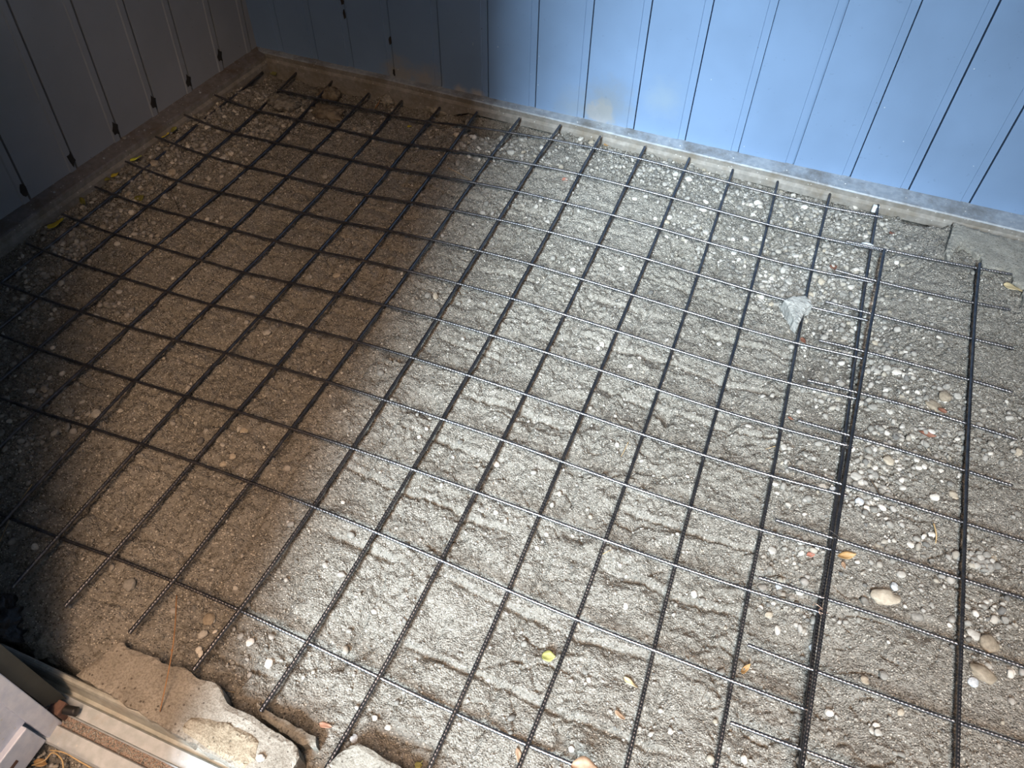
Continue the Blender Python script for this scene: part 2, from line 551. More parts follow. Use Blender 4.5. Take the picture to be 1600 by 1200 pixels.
TREADS = [(880, 655, 0.5, .13, .06), (590, 655, 0.9, .14, .06), (930, 722, 0.2, .12, .05), (690, 770, 1.0, .15, .06),
          (1035, 800, 0.4, .12, .05), (650, 880, 0.8, .14, .06), (545, 985, 0.9, .15, .055), (1090, 880, 0.3, .12, .05),
          (300, 690, 1.2, .13, .05), (390, 545, 0.7, .14, .06), (265, 500, 1.0, .12, .05), (765, 565, 0.6, .13, .05),
          (1065, 565, 0.4, .12, .05), (480, 480, 0.9, .12, .06), (840, 985, 0.4, .13, .055), (900, 1110, 1.9, .13, .05),
          (200, 800, 1.1, .13, .05), (1000, 640, 0.5, .11, .05), (480, 700, 0.9, .12, .05)]
HOLLOWS = [(1440, 350, .075, .045), (760, 197, .10, .055), (840, 208, .08, .045), (705, 186, .07, .05), (625, 560, .05, .018), (660, 645, .06, .014), (965, 895, .05, .012),
           (430, 700, .05, .012), (900, 830, .05, .012), (700, 580, .04, .01), (1040, 655, .035, .012), (590, 375, .05, .012),
           (1425, 990, .04, .010), (450, 1130, .06, .012), (970, 770, .05, .008), (330, 545, .05, .012), (180, 640, .05, .012)]


def ground_z(x, y, fine=True):
    x = np.asarray(x, float); y = np.asarray(y, float)
    z = mesh_level(x, y) - 0.016 - 0.009 * sstep(-0.15, 0.35, x) - 0.012 * sstep(-0.33, -0.42, x) + 0.002 * sstep(0.9, 1.3, x)
    side = sstep(1.80, 1.97, x)
    z = z * (1 - side) - 0.004 * side
    z = z - 0.022 * sstep(1.70, 1.92, y)
    z = z - 0.006 * sstep(0.05, -0.12, y) * (1 - side) - 0.07 * sstep(-0.150, -0.172, y)
    wx = x + 0.02 * perlin(x * 7 + 3, y * 7); wy = y + 0.02 * perlin(x * 7, y * 7 + 9)
    z = z + (1 - 0.5 * side) * (0.009 * perlin(x * 3.1, y * 3.1 + 5) + 0.0075 * perlin(wx * 9, wy * 9 + 2) + 0.0075 * perlin(wx * 21, wy * 21 + 7))
    for px, py, r, d in HOLLOWS:
        c = at(px, py, -0.035)
        q = np.hypot(x - c[0], (y - c[1]) * 1.3) / r * (1 + 0.35 * perlin(x * 16, y * 16))
        z = z - d * (1 - sstep(0.35, 1.0, q)) + 0.22 * d * np.exp(-((q - 1.1) / 0.2) ** 2)
    for px, py, a, lu, lv in TREADS:
        c = at(px, py, -0.035)
        du = (x - c[0]) * math.cos(a) + (y - c[1]) * math.sin(a)
        dv = -(x - c[0]) * math.sin(a) + (y - c[1]) * math.cos(a)
        q = np.sqrt((du / lu) ** 2 + (dv / lv) ** 2) * (1 + 0.25 * perlin(x * 14, y * 14 + 4))
        mk = 1 - sstep(0.75, 1.0, q)
        z = z - 0.004 * mk + 0.0025 * np.exp(-((q - 1.08) / 0.12) ** 2)
        z = z + 0.0012 * mk * np.clip(1.8 * np.sin(2 * math.pi * (du + 0.35 * np.abs(dv)) / 0.017), -1, 1)
    # furrows pressed by the bars before the mesh was shifted
    m1 = sstep(-0.25, 0.15, perlin(x * 4.3 + 20, y * 4.3)) * sstep(-0.25, 0.0, x) * (1 - sstep(1.65, 1.8, x)) * (1 - sstep(1.45, 1.7, y))
    jx = (x - 0.0255) / 0.1482 - 0.24 + 0.05 * perlin(x * 5, y * 5)
    dx = (jx - np.round(jx)) * 0.1482
    z = z - m1 * (0.0075 * np.exp(-(dx / 0.0065) ** 2) + 0.005 * np.exp(-(dx / 0.022) ** 2) - 0.0025 * np.exp(-((np.abs(dx) - 0.014) / 0.006) ** 2))
    m2 = sstep(-0.25, 0.15, perlin(x * 3.7, y * 3.7 + 40)) * sstep(-0.25, 0.0, x) * (1 - sstep(1.6, 1.75, x)) * (1 - sstep(1.4, 1.6, y))
    ky = (y - 0.002) / 0.15 + 0.22 + 0.07 * perlin(x * 7 + 8, y * 7)
    dy = (ky - np.round(ky)) * 0.15
    z = z - m2 * (0.0075 * np.exp(-(dy / 0.0060) ** 2) + 0.0035 * np.exp(-(dy / 0.022) ** 2) - 0.0028 * np.exp(-((dy - 0.012) / 0.006) ** 2))
    if fine:
        rough = 0.55 + 0.75 * sstep(-0.2, 0.45, perlin(x * 3.3 + 50, y * 3.3))
        cr = np.abs(perlin(wx * 13 + 31, wy * 13)); cm = sstep(0.05, 0.35, perlin(x * 5 + 70, y * 5))
        z = z - 0.009 * cm * np.clip(1 - cr / 0.06, 0, 1)
        z = z + rough * (0.0042 * perlin(x * 48, y * 48) + 0.0034 * perlin(x * 95, y * 95 + 3))
        z = z + rough * 0.0026 * perlin(x * 170, y * 190)
    return z


gx = np.arange(-0.75, 2.95, 0.0033)
gy = np.arange(-0.21, 2.02, 0.0033)
GX, GY = np.meshgrid(gx, gy)
GZ = ground_z(GX, GY) + RNG.normal(0, 0.0007, GX.shape)
nv = np.stack([GX, GY, GZ], -1).reshape(-1, 3)
ny, nx = GX.shape
idx = np.arange(ny * nx).reshape(ny, nx)
quads = np.stack([idx[:-1, :-1], idx[:-1, 1:], idx[1:, 1:], idx[1:, :-1]], -1).reshape(-1, 4)
floor = link('floor', arrays('floor', nv, quads, M_GROUND))
tag(floor, kind='structure')


def gz(x, y):
    return float(ground_z(np.array([x]), np.array([y]))[0])


# ---------------------------------------------------------------- the shed: walls of narrow steel panels
FACE_BACK = 1.95
slits = [-0.365, -0.218, -0.069, 0.098, 0.284, 0.463] + [0.637 + 0.1752 * i for i in range(15)]


def panel_profile(cuts, end0, end1):
    """Face line of a panelled wall: (distance along, depth into the wall)."""
    p = [(end0, 0.0)]
    for c in cuts:
        p += [(c - 0.0245, 0.0), (c - 0.0225, 0.0025), (c - 0.0016, 0.0025), (c - 0.0012, 0.030), (c + 0.0026, 0.030), (c + 0.0030, 0.0)]
    p.append((end1, 0.0))
    return p


def panel_wall(name, cuts, end0, end1, place, lo, hi, mat):
    f = panel_profile(cuts, end0, end1)
    poly = f + [(end1, 0.04), (end0, 0.04)]
    n = len(poly)
    vs = [place(s, d, z) for z in (lo, hi) for s, d in poly]
    fs = [(i, (i + 1) % n, n + (i + 1) % n, n + i) for i in range(n)]
    o = pydata(name, vs, fs, mat)
    return tag(fix_normals(o), kind='structure')


wall_back = panel_wall('wall_back', slits, -0.56, 3.05, lambda s, d, z: (s, FACE_BACK + d, z), 0.0, 2.35, M_WALL_BACK)

LC = np.array([-0.483, 1.95])                        # corner foot
LD = np.array([-0.576 + 0.483, 0.766 - 1.95]); LD /= np.linalg.norm(LD)   # along the wall towards the door
LN = np.array([LD[1], -LD[0]])                       # out of the shed
if LN[0] > 0: LN = -LN
LEAN = 0.065                                          # the old shed leans a little
left_y = [1.915, 1.76, 1.592, 1.424, 1.252, 1.068, 0.889, 0.715, 0.54, 0.365, 0.19, 0.015]


def left_place(s, d, z):
    q = LC + LD * s + LN * d
    return (q[0], q[1] + LEAN * z, z)


left_s = [(1.95 - y) / abs(LD[1]) for y in left_y]


def mirrored(cuts, e0, e1):
    # seen from inside the strip lies on the door side of its slit
    p = [(e0, 0.0)]
    for c in cuts:
        p += [(c - 0.0040, 0.0), (c - 0.0036, 0.030), (c + 0.0030, 0.030), (c + 0.0034, -0.002), (c + 0.0050, -0.003), (c + 0.0235, -0.003), (c + 0.0275, 0.0)]
    return p + [(e1, 0.0)]


f = mirrored(left_s, -0.03, 2.25)
poly = f + [(2.25, 0.04), (-0.03, 0.04)]
n = len(poly)
wall_left = pydata('wall_left', [left_place(s, d, z) for z in (-0.20, 2.35) for s, d in poly],
                   [(i, (i + 1) % n, n + (i + 1) % n, n + i) for i in range(n)], M_WALL_LEFT)
tag(fix_normals(wall_left), kind='structure')

# torn slots beside the slits, low on the left wall and in the back wall
def notch(px, py, axis_pts, parent, w, h, place, s, z):
    k = 9
    pts = []
    for i in range(k):
        a = 2 * math.pi * i / k
        r = 1 + 0.25 * math.sin(3.1 * i + px)
        pts.append((s + w * r * math.cos(a), z + h * r * math.sin(a)))
    vs = [place(a, -0.0040, b) for a, b in pts] + [place(a, 0.004, b) for a, b in pts]
    fs = [tuple(range(k)), tuple(range(k, 2 * k))[::-1]] + [(i, (i + 1) % k, k + (i + 1) % k, k + i) for i in range(k)]
    return fix_normals(pydata('torn_slot', vs, fs, M_DARK, parent))


for px, sl, zz in ((38, 6, 0.060), (112, 5, 0.058), (178, 4, 0.062), (240, 3, 0.066), (297, 2, 0.060), (347, 1, 0.075)):
    notch(px, 0, None, wall_left, 0.011, 0.021, left_place, left_s[sl] + 0.008, zz)
bp = lambda s, d, z: (s, FACE_BACK + d, z)
notch(3, 0, None, wall_back, 0.004, 0.014, bp, 0.096, 0.155)
notch(5, 0, None, wall_back, 0.004, 0.010, bp, 0.098, 0.040)
notch(8, 0, None, wall_back, 0.004, 0.012, bp, -0.075, 0.26)
notch(9, 0, None, wall_back, 0.003, 0.016, bp, -0.074, 0.215)

# floor channels along the walls: a ledge and a dusty front face
def ledge_edge(x):
    return min(1.930, 1.918 - 0.0265 * (x - 0.5))


def rail(name, line, out, mats, top0, top1, foots):
    """line: points at the wall foot; out: matching points at the ledge edge."""
    vs, fs, mi = [], [], []
    for (a, b, foot) in zip(line, out, foots):
        bx, by = b
        ax, ay = a
        ux, uy = (ax - bx), (ay - by)
        L = math.hypot(ux, uy); ux /= L; uy /= L
        vs += [(ax, ay, top0), (bx + ux * 0.004, by + uy * 0.004, top1 + 0.0005), (bx, by, top1 - 0.003), (bx + ux * 0.002, by + uy * 0.002, top1 - 0.020),
               (bx - ux * 0.004, by - uy * 0.004, top1 - 0.030), (bx - ux * 0.004, by - uy * 0.004, foot), (ax, ay, foot)]
    k = 7
    for i in range(len(line) - 1):
        for j in range(k):
            fs.append((i * k + j, i * k + (j + 1) % k, (i + 1) * k + (j + 1) % k, (i + 1) * k + j))
            mi.append(0 if j < 2 else 1)
    fs += [tuple(range(k)), tuple(range(len(line) * k - k, len(line) * k))]
    mi += [1, 1]
    o = pydata(name, vs, fs, mats, mats=mi)
    return tag(fix_normals(o), kind='structure')


xs = np.linspace(-0.5, 3.0, 36)
wob = [0.0018 * math.sin(3.1 * x) + 0.0012 * math.sin(9 * x + 1) for x in xs]
base_back = rail('baseboard_back', [(x, 1.953) for x in xs], [(x, ledge_edge(x) + w) for x, w in zip(xs, wob)], [M_RAIL_TOP, M_RAIL_FACE], 0.0235, 0.018, [-0.033 - 0.05 * float(sstep(0.40, 0.25, x)) for x in xs])
ss = np.linspace(-0.02, 2.15, 24)
ll = [tuple(LC + LD * s + LN * 0.003) for s in ss]
lo_ = [tuple(LC + LD * s - LN * (0.050 + 0.001 * math.sin(5 * s))) for s in ss]
base_left = rail('baseboard_left', ll, lo_, [M_RAIL_TOP_L, M_RAIL_FACE], 0.0235, 0.012, [-0.075] * len(ss))


tag(box('trim_3', (-0.7, 1.955, -0.25), (3.05, 2.02, -0.001), M_EARTH), kind='structure')


def screw(parent, x, y, z):
    k = 10
    vs = [(x + 0.0042 * math.cos(2 * math.pi * i / k), y + 0.0042 * math.sin(2 * math.pi * i / k), z) for i in range(k)]
    vs += [(x + 0.003 * math.cos(2 * math.pi * i / k), y + 0.003 * math.sin(2 * math.pi * i / k), z + 0.0028) for i in range(k)]
    fs = [(i, (i + 1) % k, k + (i + 1) % k, k + i) for i in range(k)] + [tuple(range(k, 2 * k)), tuple(range(k))[::-1]]
    return fix_normals(pydata('screw', vs, fs, M_RAIL_TOP, parent))


for x in (-0.18, 0.10, 0.45, 0.80, 0.98, 1.155, 1.33, 1.50, 1.68, 1.86, 2.03):
    screw(base_back, x, (1.95 + ledge_edge(x)) / 2 - 0.003, 0.0200)
for s in (0.35, 0.62, 0.80, 1.0, 1.28):
    q = LC + LD * s - LN * 0.026
    screw(base_left, q[0], q[1], 0.0165)

# remaining shell: door wall, right wall, roof
FW = -0.20
DOOR0, DOOR1, LINTEL = 0.52, 2.62, 2.08
vs, fs = [], []


def addbox(lo, hi):
    b = len(vs)
    vs.extend([(x, y, z) for x in (lo[0], hi[0]) for y in (lo[1], hi[1]) for z in (lo[2], hi[2])])
    fs.extend([tuple(b + i for i in q) for q in [(0, 1, 3, 2), (4, 6, 7, 5), (0, 4, 5, 1), (2, 3, 7, 6), (0, 2, 6, 4), (1, 5, 7, 3)]])


addbox((-0.80, FW - 0.03, -0.1), (DOOR0 - 0.035, FW, 2.35))
addbox((DOOR1, FW, -0.1), (3.05, FW + 0.03, 2.35))
addbox((DOOR0 - 0.03, FW, LINTEL), (DOOR1, FW + 0.03, 2.35))
tag(pydata('wall_front', vs, fs, M_WALL_IN), kind='structure')
tag(box('wall_right', (3.0, FW + 0.03, -0.1), (3.04, 1.95, 2.35), M_WALL_IN), kind='structure')
tag(box('ceiling', (-0.85, FW - 0.1, 2.35), (3.1, 2.05, 2.38), M_WALL_IN), kind='structure')
tag(box('light_blocker_left', (-2.2, -0.74, -0.1), (0.82, -0.64, 4.2), M_WALL_IN), kind='structure')  # added out of view to cut off the cool daylight on the left
tag(box('light_blocker_right', (1.76, -4.3, -0.1), (3.9, -4.0, 9.5), M_WALL_IN), kind='structure')  # unseen tall slab, added so the cool daylight fades towards the right

# outside ground
ox, oy = np.meshgrid(np.arange(-0.4, 3.6, 0.012), np.arange(-1.6, -0.25, 0.012))
oz = -0.062 + 0.010 * perlin(ox * 9, oy * 9) + 0.006 * perlin(ox * 30, oy * 30) + 0.004 * perlin(ox * 70, oy * 70)
idx = np.arange(ox.size).reshape(ox.shape)
oq = np.stack([idx[:-1, :-1], idx[:-1, 1:], idx[1:, 1:], idx[1:, :-1]], -1).reshape(-1, 4)
tag(link('ground', arrays('ground', np.stack([ox, oy, oz], -1).reshape(-1, 3), oq, M_GROUND)), kind='structure')

# ---------------------------------------------------------------- door sill, jamb and open door leaf
sill_sec = [(-0.172, -0.075), (-0.172, -0.006), (-0.1745, -0.001), (-0.178, 0.000), (-0.1815, -0.002), (-0.184, -0.008), (-0.186, -0.022), (-0.190, -0.038),
            (-0.196, -0.041), (-0.1985, -0.036), (-0.201, -0.030), (-0.2245, -0.030), (-0.2265, -0.026), (-0.2285, -0.030), (-0.2285, -0.036), (-0.2450, -0.036), (-0.2470, -0.030),
            (-0.2490, -0.027), (-0.276, -0.031), (-0.279, -0.036), (-0.279, -0.075)]
X0, X1 = 0.25, 2.66
vs, fs = prism(sill_sec, X0, X1, 0)
mi = []
for i in range(len(sill_sec)):
    mi.append(0 if i < 9 else (1 if i < 13 else (2 if i < 16 else 1)))
sill = pydata('trim_1', vs, fs, [M_SILL, M_SILL_PALE, M_DIRT], mats=mi + [0, 0])
tag(fix_normals(sill), kind='structure')

JX = 0.545                                            # plane of jamb and leaf faces


def face_on(px_list, x):
    return [on_plane(px, py, 0, x) for px, py in px_list]


def slab_on(name, px_list, x, thick, mat, parent=None, grow=None):
    a = face_on(px_list, x)
    if grow:                                          # carry the upper edge on up to full height
        (i0, j0), (i1, j1), h = grow
        for i, j in ((i0, j0), (i1, j1)):
            d = a[i] - a[j]
            a[i] = a[j] + d * (h / d[2])
    vs = [tuple(q) for q in a] + [(q[0] - thick, q[1], q[2]) for q in a]
    k = len(a)
    fs = [tuple(range(k)), tuple(range(k, 2 * k))[::-1]] + [(i, (i + 1) % k, k + (i + 1) % k, k + i) for i in range(k)]
    return fix_normals(pydata(name, vs, fs, mat, parent))


jamb = slab_on('trim_2', [(104, 1091), (71, 1104), (0, 1051), (54, 1050)], JX - 0.012, 0.05, M_JAMB, grow=((2, 1), (3, 0), 2.05))
tag(jamb, kind='structure')
door = empty('door_1', (JX, -0.25, 0))
tag(door, kind='structure')
bpy.context.view_layer.update()


def under(o, root):
    o.parent = root
    o.matrix_parent_inverse = root.matrix_world.inverted()
    return o


stile = slab_on('stile', [(108, 1136), (92, 1166), (0, 1096), (0, 1051)], JX, 0.035, M_DOOR, grow=((2, 1), (3, 0), 2.0))
under(bevel(stile, 0.002), door)
fa = face_on([(47, 1132), (76, 1154)], JX)
# bottom rail runs out from the stile, away from the shed, parallel to the ground
z_hi, z_lo = fa[0][2], fa[1][2]
y_in = fa[1][1] - 0.004
vs, fs = prism([(y_in, z_hi), (y_in, z_lo), (-0.60, z_lo - 0.0), (-0.60, z_hi)], JX - 0.030, JX - 0.001, 0)
r_ = fix_normals(pydata('bottom_rail', vs, fs, M_DOOR)); under(bevel(r_, 0.002), door)
vs, fs = prism([(y_in - 0.075, (z_hi + z_lo) / 2 + .004), (y_in - 0.075, (z_hi + z_lo) / 2 - .004), (y_in - 0.045, (z_hi + z_lo) / 2 - .004), (y_in - 0.045, (z_hi + z_lo) / 2 + .004)], JX - 0.006, JX - 0.0002, 0)
under(fix_normals(pydata('slot', vs, fs, M_RUST)), door)
vs, fs = prism([(y_in + 0.01, z_hi - 0.002), (-0.60, z_hi - 0.002), (-0.60, 2.0), (y_in + 0.01, 2.0)], JX - 0.022, JX - 0.012, 0)
under(fix_normals(pydata('panel', vs, fs, M_DOOR)), door)

# rusty block and its rubber buffer at the foot of the jamb
stop = empty('door_stop', tuple(at(92, 1106, -0.01)))
tag(stop, 'small rusty brown block with a black rubber buffer at the foot of the door jamb', 'door stop')
c = at(89, 1102, 0.0)
b_ = box('block', (c[0] - 0.012, c[1] - 0.014, -0.034), (c[0] + 0.012, c[1] + 0.010, 0.000), M_RUST, bev=0.002)
bpy.context.view_layer.update()
under(b_, stop)
p0, p1 = at(98, 1108, -0.012), at(120, 1112, -0.012)
rb = link('rubber_buffer', tube_mesh('rubber_buffer', [p0, (p0 + p1) / 2, p1], 0.0085, M_RUBBER, sides=14, step=0.004))
under(rb, stop)


# ---------------------------------------------------------------- concrete pieces
def plate(name, outline, z, thick, mat, wob=0.0025, inner=None):
    """Broken flat piece: pixel outline on level z, rough edge, uneven top."""
    import bmesh
    P = [at(px, py, z)[:2] for px, py in outline]
    Q = []
    for i in range(len(P)):
        a, b = P[i], P[(i + 1) % len(P)]
        m = max(1, int(np.linalg.norm(b - a) / 0.008))
        for k in range(m):
            q = a + (b - a) * k / m
            Q.append(q + RNG.normal(0, wob * 0.5, 2) * (0.4 if m == 1 else 1))
    bm = bmesh.new()
    vv = [bm.verts.new((q[0], q[1], z)) for q in Q]
    bm.faces.new(vv)
    bmesh.ops.triangulate(bm, faces=bm.faces[:])
    for _ in range(3):
        bmesh.ops.subdivide_edges(bm, edges=[e for e in bm.edges if e.calc_length() > 0.012], cuts=1)
        bmesh.ops.triangulate(bm, faces=bm.faces[:])
    for v in bm.verts:
        n_ = float(perlin(np.array([v.co.x * 22]), np.array([v.co.y * 22]))[0]) + 0.5 * float(perlin(np.array([v.co.x * 70]), np.array([v.co.y * 70]))[0])
        v.co.z += 0.0022 * n_
        if any(e.is_boundary for e in v.link_edges):
            v.co.z -= 0.0035
    r = bmesh.ops.extrude_face_region(bm, geom=bm.faces[:])
    low = [g for g in r['geom'] if isinstance(g, bmesh.types.BMVert)]
    for v in low:
        v.co.z -= thick
    bmesh.ops.recalc_face_normals(bm, faces=bm.faces)
    me = bpy.data.meshes.new(name)
    bm.to_mesh(me); bm.free()
    return link(name, me, mat)


slab = plate('concrete_slab', [(117, 1053), (150, 1030), (187, 1000), (194, 1003), (203, 1013), (218, 1021), (232, 1023), (252, 1034), (268, 1041), (276, 1038), (290, 1045), (304, 1056), (318, 1062),
                               (333, 1064), (343, 1073), (351, 1090), (362, 1104), (372, 1109), (385, 1113), (396, 1119), (412, 1130), (424, 1140), (436, 1147), (452, 1158), (465, 1168), (467, 1182), (455, 1200), (448, 1232), (415, 1225), (250, 1134)], 0.012, 0.06, M_SLAB)
tag(slab, 'pale broken concrete slab with ragged edge beside the door sill', 'concrete slab')
flake = plate('flake', [(297, 1121), (318, 1122), (338, 1128), (352, 1128), (372, 1138), (388, 1145), (398, 1152), (402, 1160), (398, 1185), (380, 1200), (330, 1172), (300, 1152), (282, 1138)], 0.0165, 0.012, M_FLAKE, wob=0.0015)
bpy.context.view_layer.update()
under(flake, slab)
flake['label'] = 'tan flaking layer with an ochre edge on the slab'
lip = plate('concrete_fragment', [(398, 1098), (412, 1105), (430, 1117), (452, 1130), (470, 1138), (492, 1150), (495, 1166), (470, 1164), (455, 1153), (430, 1137), (408, 1121)], -0.020, 0.05, M_SLAB_GREY)
tag(lip, 'long low concrete fragment broken from the ragged slab edge', 'concrete fragment')
slab2 = plate('concrete_slab', [(548, 1165), (560, 1162), (590, 1178), (625, 1197), (680, 1232), (560, 1240), (500, 1210), (520, 1185), (535, 1172)], -0.012, 0.05, M_SLAB_GREY)
tag(slab2, 'grey concrete slab corner at the lower edge under the mesh bars', 'concrete slab')
foot = plate('concrete_footing', [(1492, 347), (1520, 356), (1560, 367), (1625, 384), (1680, 398), (1680, 500), (1600, 470), (1600, 450), (1585, 440), (1584, 428), (1570, 421), (1552, 420), (1538, 424), (1534, 400), (1515, 388), (1505, 380), (1496, 384), (1482, 408), (1479, 390)], 0.010, 0.05, M_SLAB_GREY)
tag(foot, 'worn grey concrete footing under the blue wall rail, cracked along one side', 'concrete footing')
wedge = plate('concrete_chunk', [(1226, 468), (1240, 462), (1258, 460), (1268, 468), (1270, 476), (1262, 478), (1256, 490), (1248, 505), (1243, 500), (1234, 482)], 0.004, 0.035, M_CHUNK)
tag(wedge, 'pale wedge of concrete poking up among pebbles under the long bar', 'concrete chunk')
# dark bag-like heap in the corner by the door
def lumpy(name, c, r, mat, seed, sub=4, amp=0.25, freq=3.0):
    import bmesh
    bm = bmesh.new()
    bmesh.ops.create_icosphere(bm, subdivisions=sub, radius=1)
    for v in bm.verts:
        p = v.co
        k = 1 + amp * float(perlin(np.array([p.x * freq + seed]), np.array([p.y * freq + p.z * 1.7]))[0]) + amp * 0.5 * float(perlin(np.array([p.z * 6 + seed]), np.array([p.x * 6 + p.y * 4]))[0])
        v.co = Vector((p.x * r[0] * k, p.y * r[1] * k, p.z * r[2] * k))
    me = bpy.data.meshes.new(name)
    bm.to_mesh(me); bm.free()
    me.polygons.foreach_set('use_smooth', [True] * len(me.polygons))
    o = link(name, me, mat)
    o.location = c
    return o


q = at(5, 985, 0.0)
bag = lumpy('plastic_bag', (q[0] - 0.045, q[1] - 0.005, -0.03), (0.07, 0.06, 0.06), M_BAG, 3.3, amp=0.45, freq=4)
tag(bag, 'black crinkled plastic bag in the dark corner inside the door', 'bag')
q = at(78, 1003, -0.03)
tag(lumpy('rubble_lump', (q[0], q[1], -0.045), (0.042, 0.030, 0.028), M_SLAB_GREY, 8.1, amp=0.4), 'shadowed grey rubble lump between the black bag and the slab', 'rubble')

for px, py, r, nm, lb, cat, mt, sd in (
        (514, 145, (0.040, 0.034, 0.024), 'brick_chunk', 'squarish dull brown brick chunk below the rail in the dark back corner', 'brick', M_LUMP, 4.0),
        (443, 166, (0.058, 0.042, 0.024), 'conglomerate_lump', 'dark lump of pebbly conglomerate in the back corner mesh square', 'conglomerate lump', M_LUMP_GREY, 5.3),
        (514, 178, (0.064, 0.040, 0.022), 'earth_lump', 'broad dark earthy lump right of the pebbly conglomerate', 'earth lump', M_LUMP, 6.1),
        (604, 153, (0.026, 0.022, 0.020), 'mortar_lump', 'small pale mortar lump under the rail by the dark panels', 'mortar lump', M_LUMP_PALE, 7.7),
        (678, 164, (0.055, 0.022, 0.020), 'mortar_lump', 'long pale mortar lump under the rail left of the dark hollow', 'mortar lump', M_LUMP_PALE, 9.2)):
    c = at(px, py, -0.045)
    o = lumpy(nm, (c[0], c[1], gz(c[0], c[1]) + 0.7 * r[2]), r, mt, sd, sub=4, amp=0.35, freq=2.6)
    o.rotation_euler = (0, 0, 0.5 if 'brick' in nm else -0.1)
    tag(o, lb, cat)

# ---------------------------------------------------------------- reinforcing mesh
BAR_LONG=[[(-436,450,-23),(-436,560,-27),(-434,670,-29),(-430,780,-30),(-427,890,-30),(-424,1000,-29),(-422,1110,-28),(-421,1220,-27),(-421,1330,-26),(-421,1440,-25),(-421,1550,-26),(-423,1660,-30),(-425,1770,-34),(-428,1880,-34)],
 [(-310,450,-30),(-308,564,-34),(-307,678,-34),(-304,792,-34),(-301,905,-34),(-297,1019,-34),(-293,1133,-34),(-290,1247,-34),(-289,1361,-34),(-288,1475,-34),(-290,1588,-34),(-294,1702,-34),(-301,1816,-34),(-309,1930,-34)],
 [(-167,200,-21),(-166,333,-26),(-166,466,-33),(-164,599,-34),(-158,732,-34),(-151,865,-34),(-144,998,-34),(-136,1132,-34),(-130,1265,-34),(-127,1398,-34),(-127,1531,-34),(-132,1664,-34),(-142,1797,-34),(-156,1930,-34)],
 [(1,20,-11),(-2,165,-14),(-4,309,-18),(-5,454,-26),(-4,598,-32),(-1,743,-34),(3,888,-34),(7,1032,-34),(11,1177,-34),(15,1322,-34),(17,1466,-34),(18,1611,-34),(16,1755,-34),(12,1900,-34)],
 [(166,-50,-3),(160,100,-4),(155,250,-7),(150,400,-12),(148,550,-18),(148,700,-25),(151,850,-30),(154,1000,-34),(157,1150,-34),(160,1300,-34),(160,1450,-34),(158,1600,-34),(154,1750,-34),(145,1900,-34)],
 [(297,-80,4),(299,73,4),(301,225,3),(303,377,0),(304,530,-5),(306,682,-11),(306,834,-17),(307,986,-22),(306,1139,-26),(306,1291,-28),(304,1443,-29),(302,1595,-29),(300,1748,-27),(296,1900,-26)],
 [(423,-73,8),(435,79,9),(444,231,10),(450,382,10),(455,534,6),(457,686,1),(457,838,-5),(456,989,-10),(454,1141,-15),(452,1293,-17),(449,1445,-18),(446,1596,-17),(444,1748,-13),(441,1900,-11)],
 [(573,-70,8),(585,81,9),(593,233,13),(599,384,15),(601,536,14),(601,688,10),(600,839,5),(598,991,-1),(595,1142,-6),(593,1294,-9),(592,1445,-9),(592,1597,-7),(595,1748,-1),(600,1900,1)],
 [(724,-82,1),(738,70,3),(749,223,10),(755,375,16),(757,528,17),(756,680,15),(754,833,10),(750,985,5),(745,1138,0),(742,1290,-3),(739,1443,-4),(739,1595,-1),(742,1748,6),(748,1900,10)],
 [(875,-96,-11),(887,56,-10),(897,208,1),(903,360,10),(907,512,15),(908,664,15),(908,816,12),(906,968,7),(903,1120,2),(900,1272,-2),(898,1424,-3),(895,1576,0),(894,1728,8),(895,1880,14)],
 [(1026,-160,-28),(1036,-3,-28),(1046,154,-17),(1052,311,-5),(1056,468,7),(1058,625,11),(1058,782,10),(1056,938,5),(1054,1095,0),(1052,1252,-4),(1049,1409,-6),(1048,1566,-2),(1047,1723,6),(1048,1880,13)],
 [(1190,-160,-34),(1195,-3,-34),(1198,154,-34),(1201,311,-20),(1202,468,-3),(1202,625,4),(1202,782,4),(1201,938,0),(1199,1095,-5),(1198,1252,-10),(1197,1409,-11),(1196,1566,-8),(1196,1723,1),(1197,1880,8)],
 [(1334,-160,-34),(1339,-3,-34),(1344,154,-34),(1348,311,-34),(1350,468,-14),(1351,625,-5),(1351,782,-3),(1350,938,-6),(1349,1095,-11),(1347,1252,-16),(1345,1409,-18),(1343,1566,-16),(1341,1723,-6),(1340,1880,2)],
 [(1523,-160,-34),(1517,-3,-34),(1511,154,-34),(1505,311,-34),(1501,468,-23),(1498,625,-10),(1496,782,-7),(1496,938,-10),(1496,1095,-15),(1496,1252,-21),(1495,1409,-24),(1493,1566,-21),(1489,1723,-12),(1484,1880,-4)],
 [(1668,-160,-34),(1665,-3,-34),(1661,154,-34),(1658,311,-34),(1654,468,-26),(1651,625,-10),(1649,782,-5),(1647,938,-7),(1645,1095,-13),(1644,1252,-20),(1643,1409,-24),(1643,1566,-22),(1644,1723,-14),(1646,1880,-6)],
 [(1812,-160,-34),(1807,-4,-34),(1801,152,-34),(1796,308,-34),(1791,465,-19),(1789,621,0),(1787,777,7),(1787,933,6),(1787,1089,0),(1788,1245,-8),(1788,1402,-14),(1789,1558,-15),(1789,1714,-8),(1789,1870,1)]]
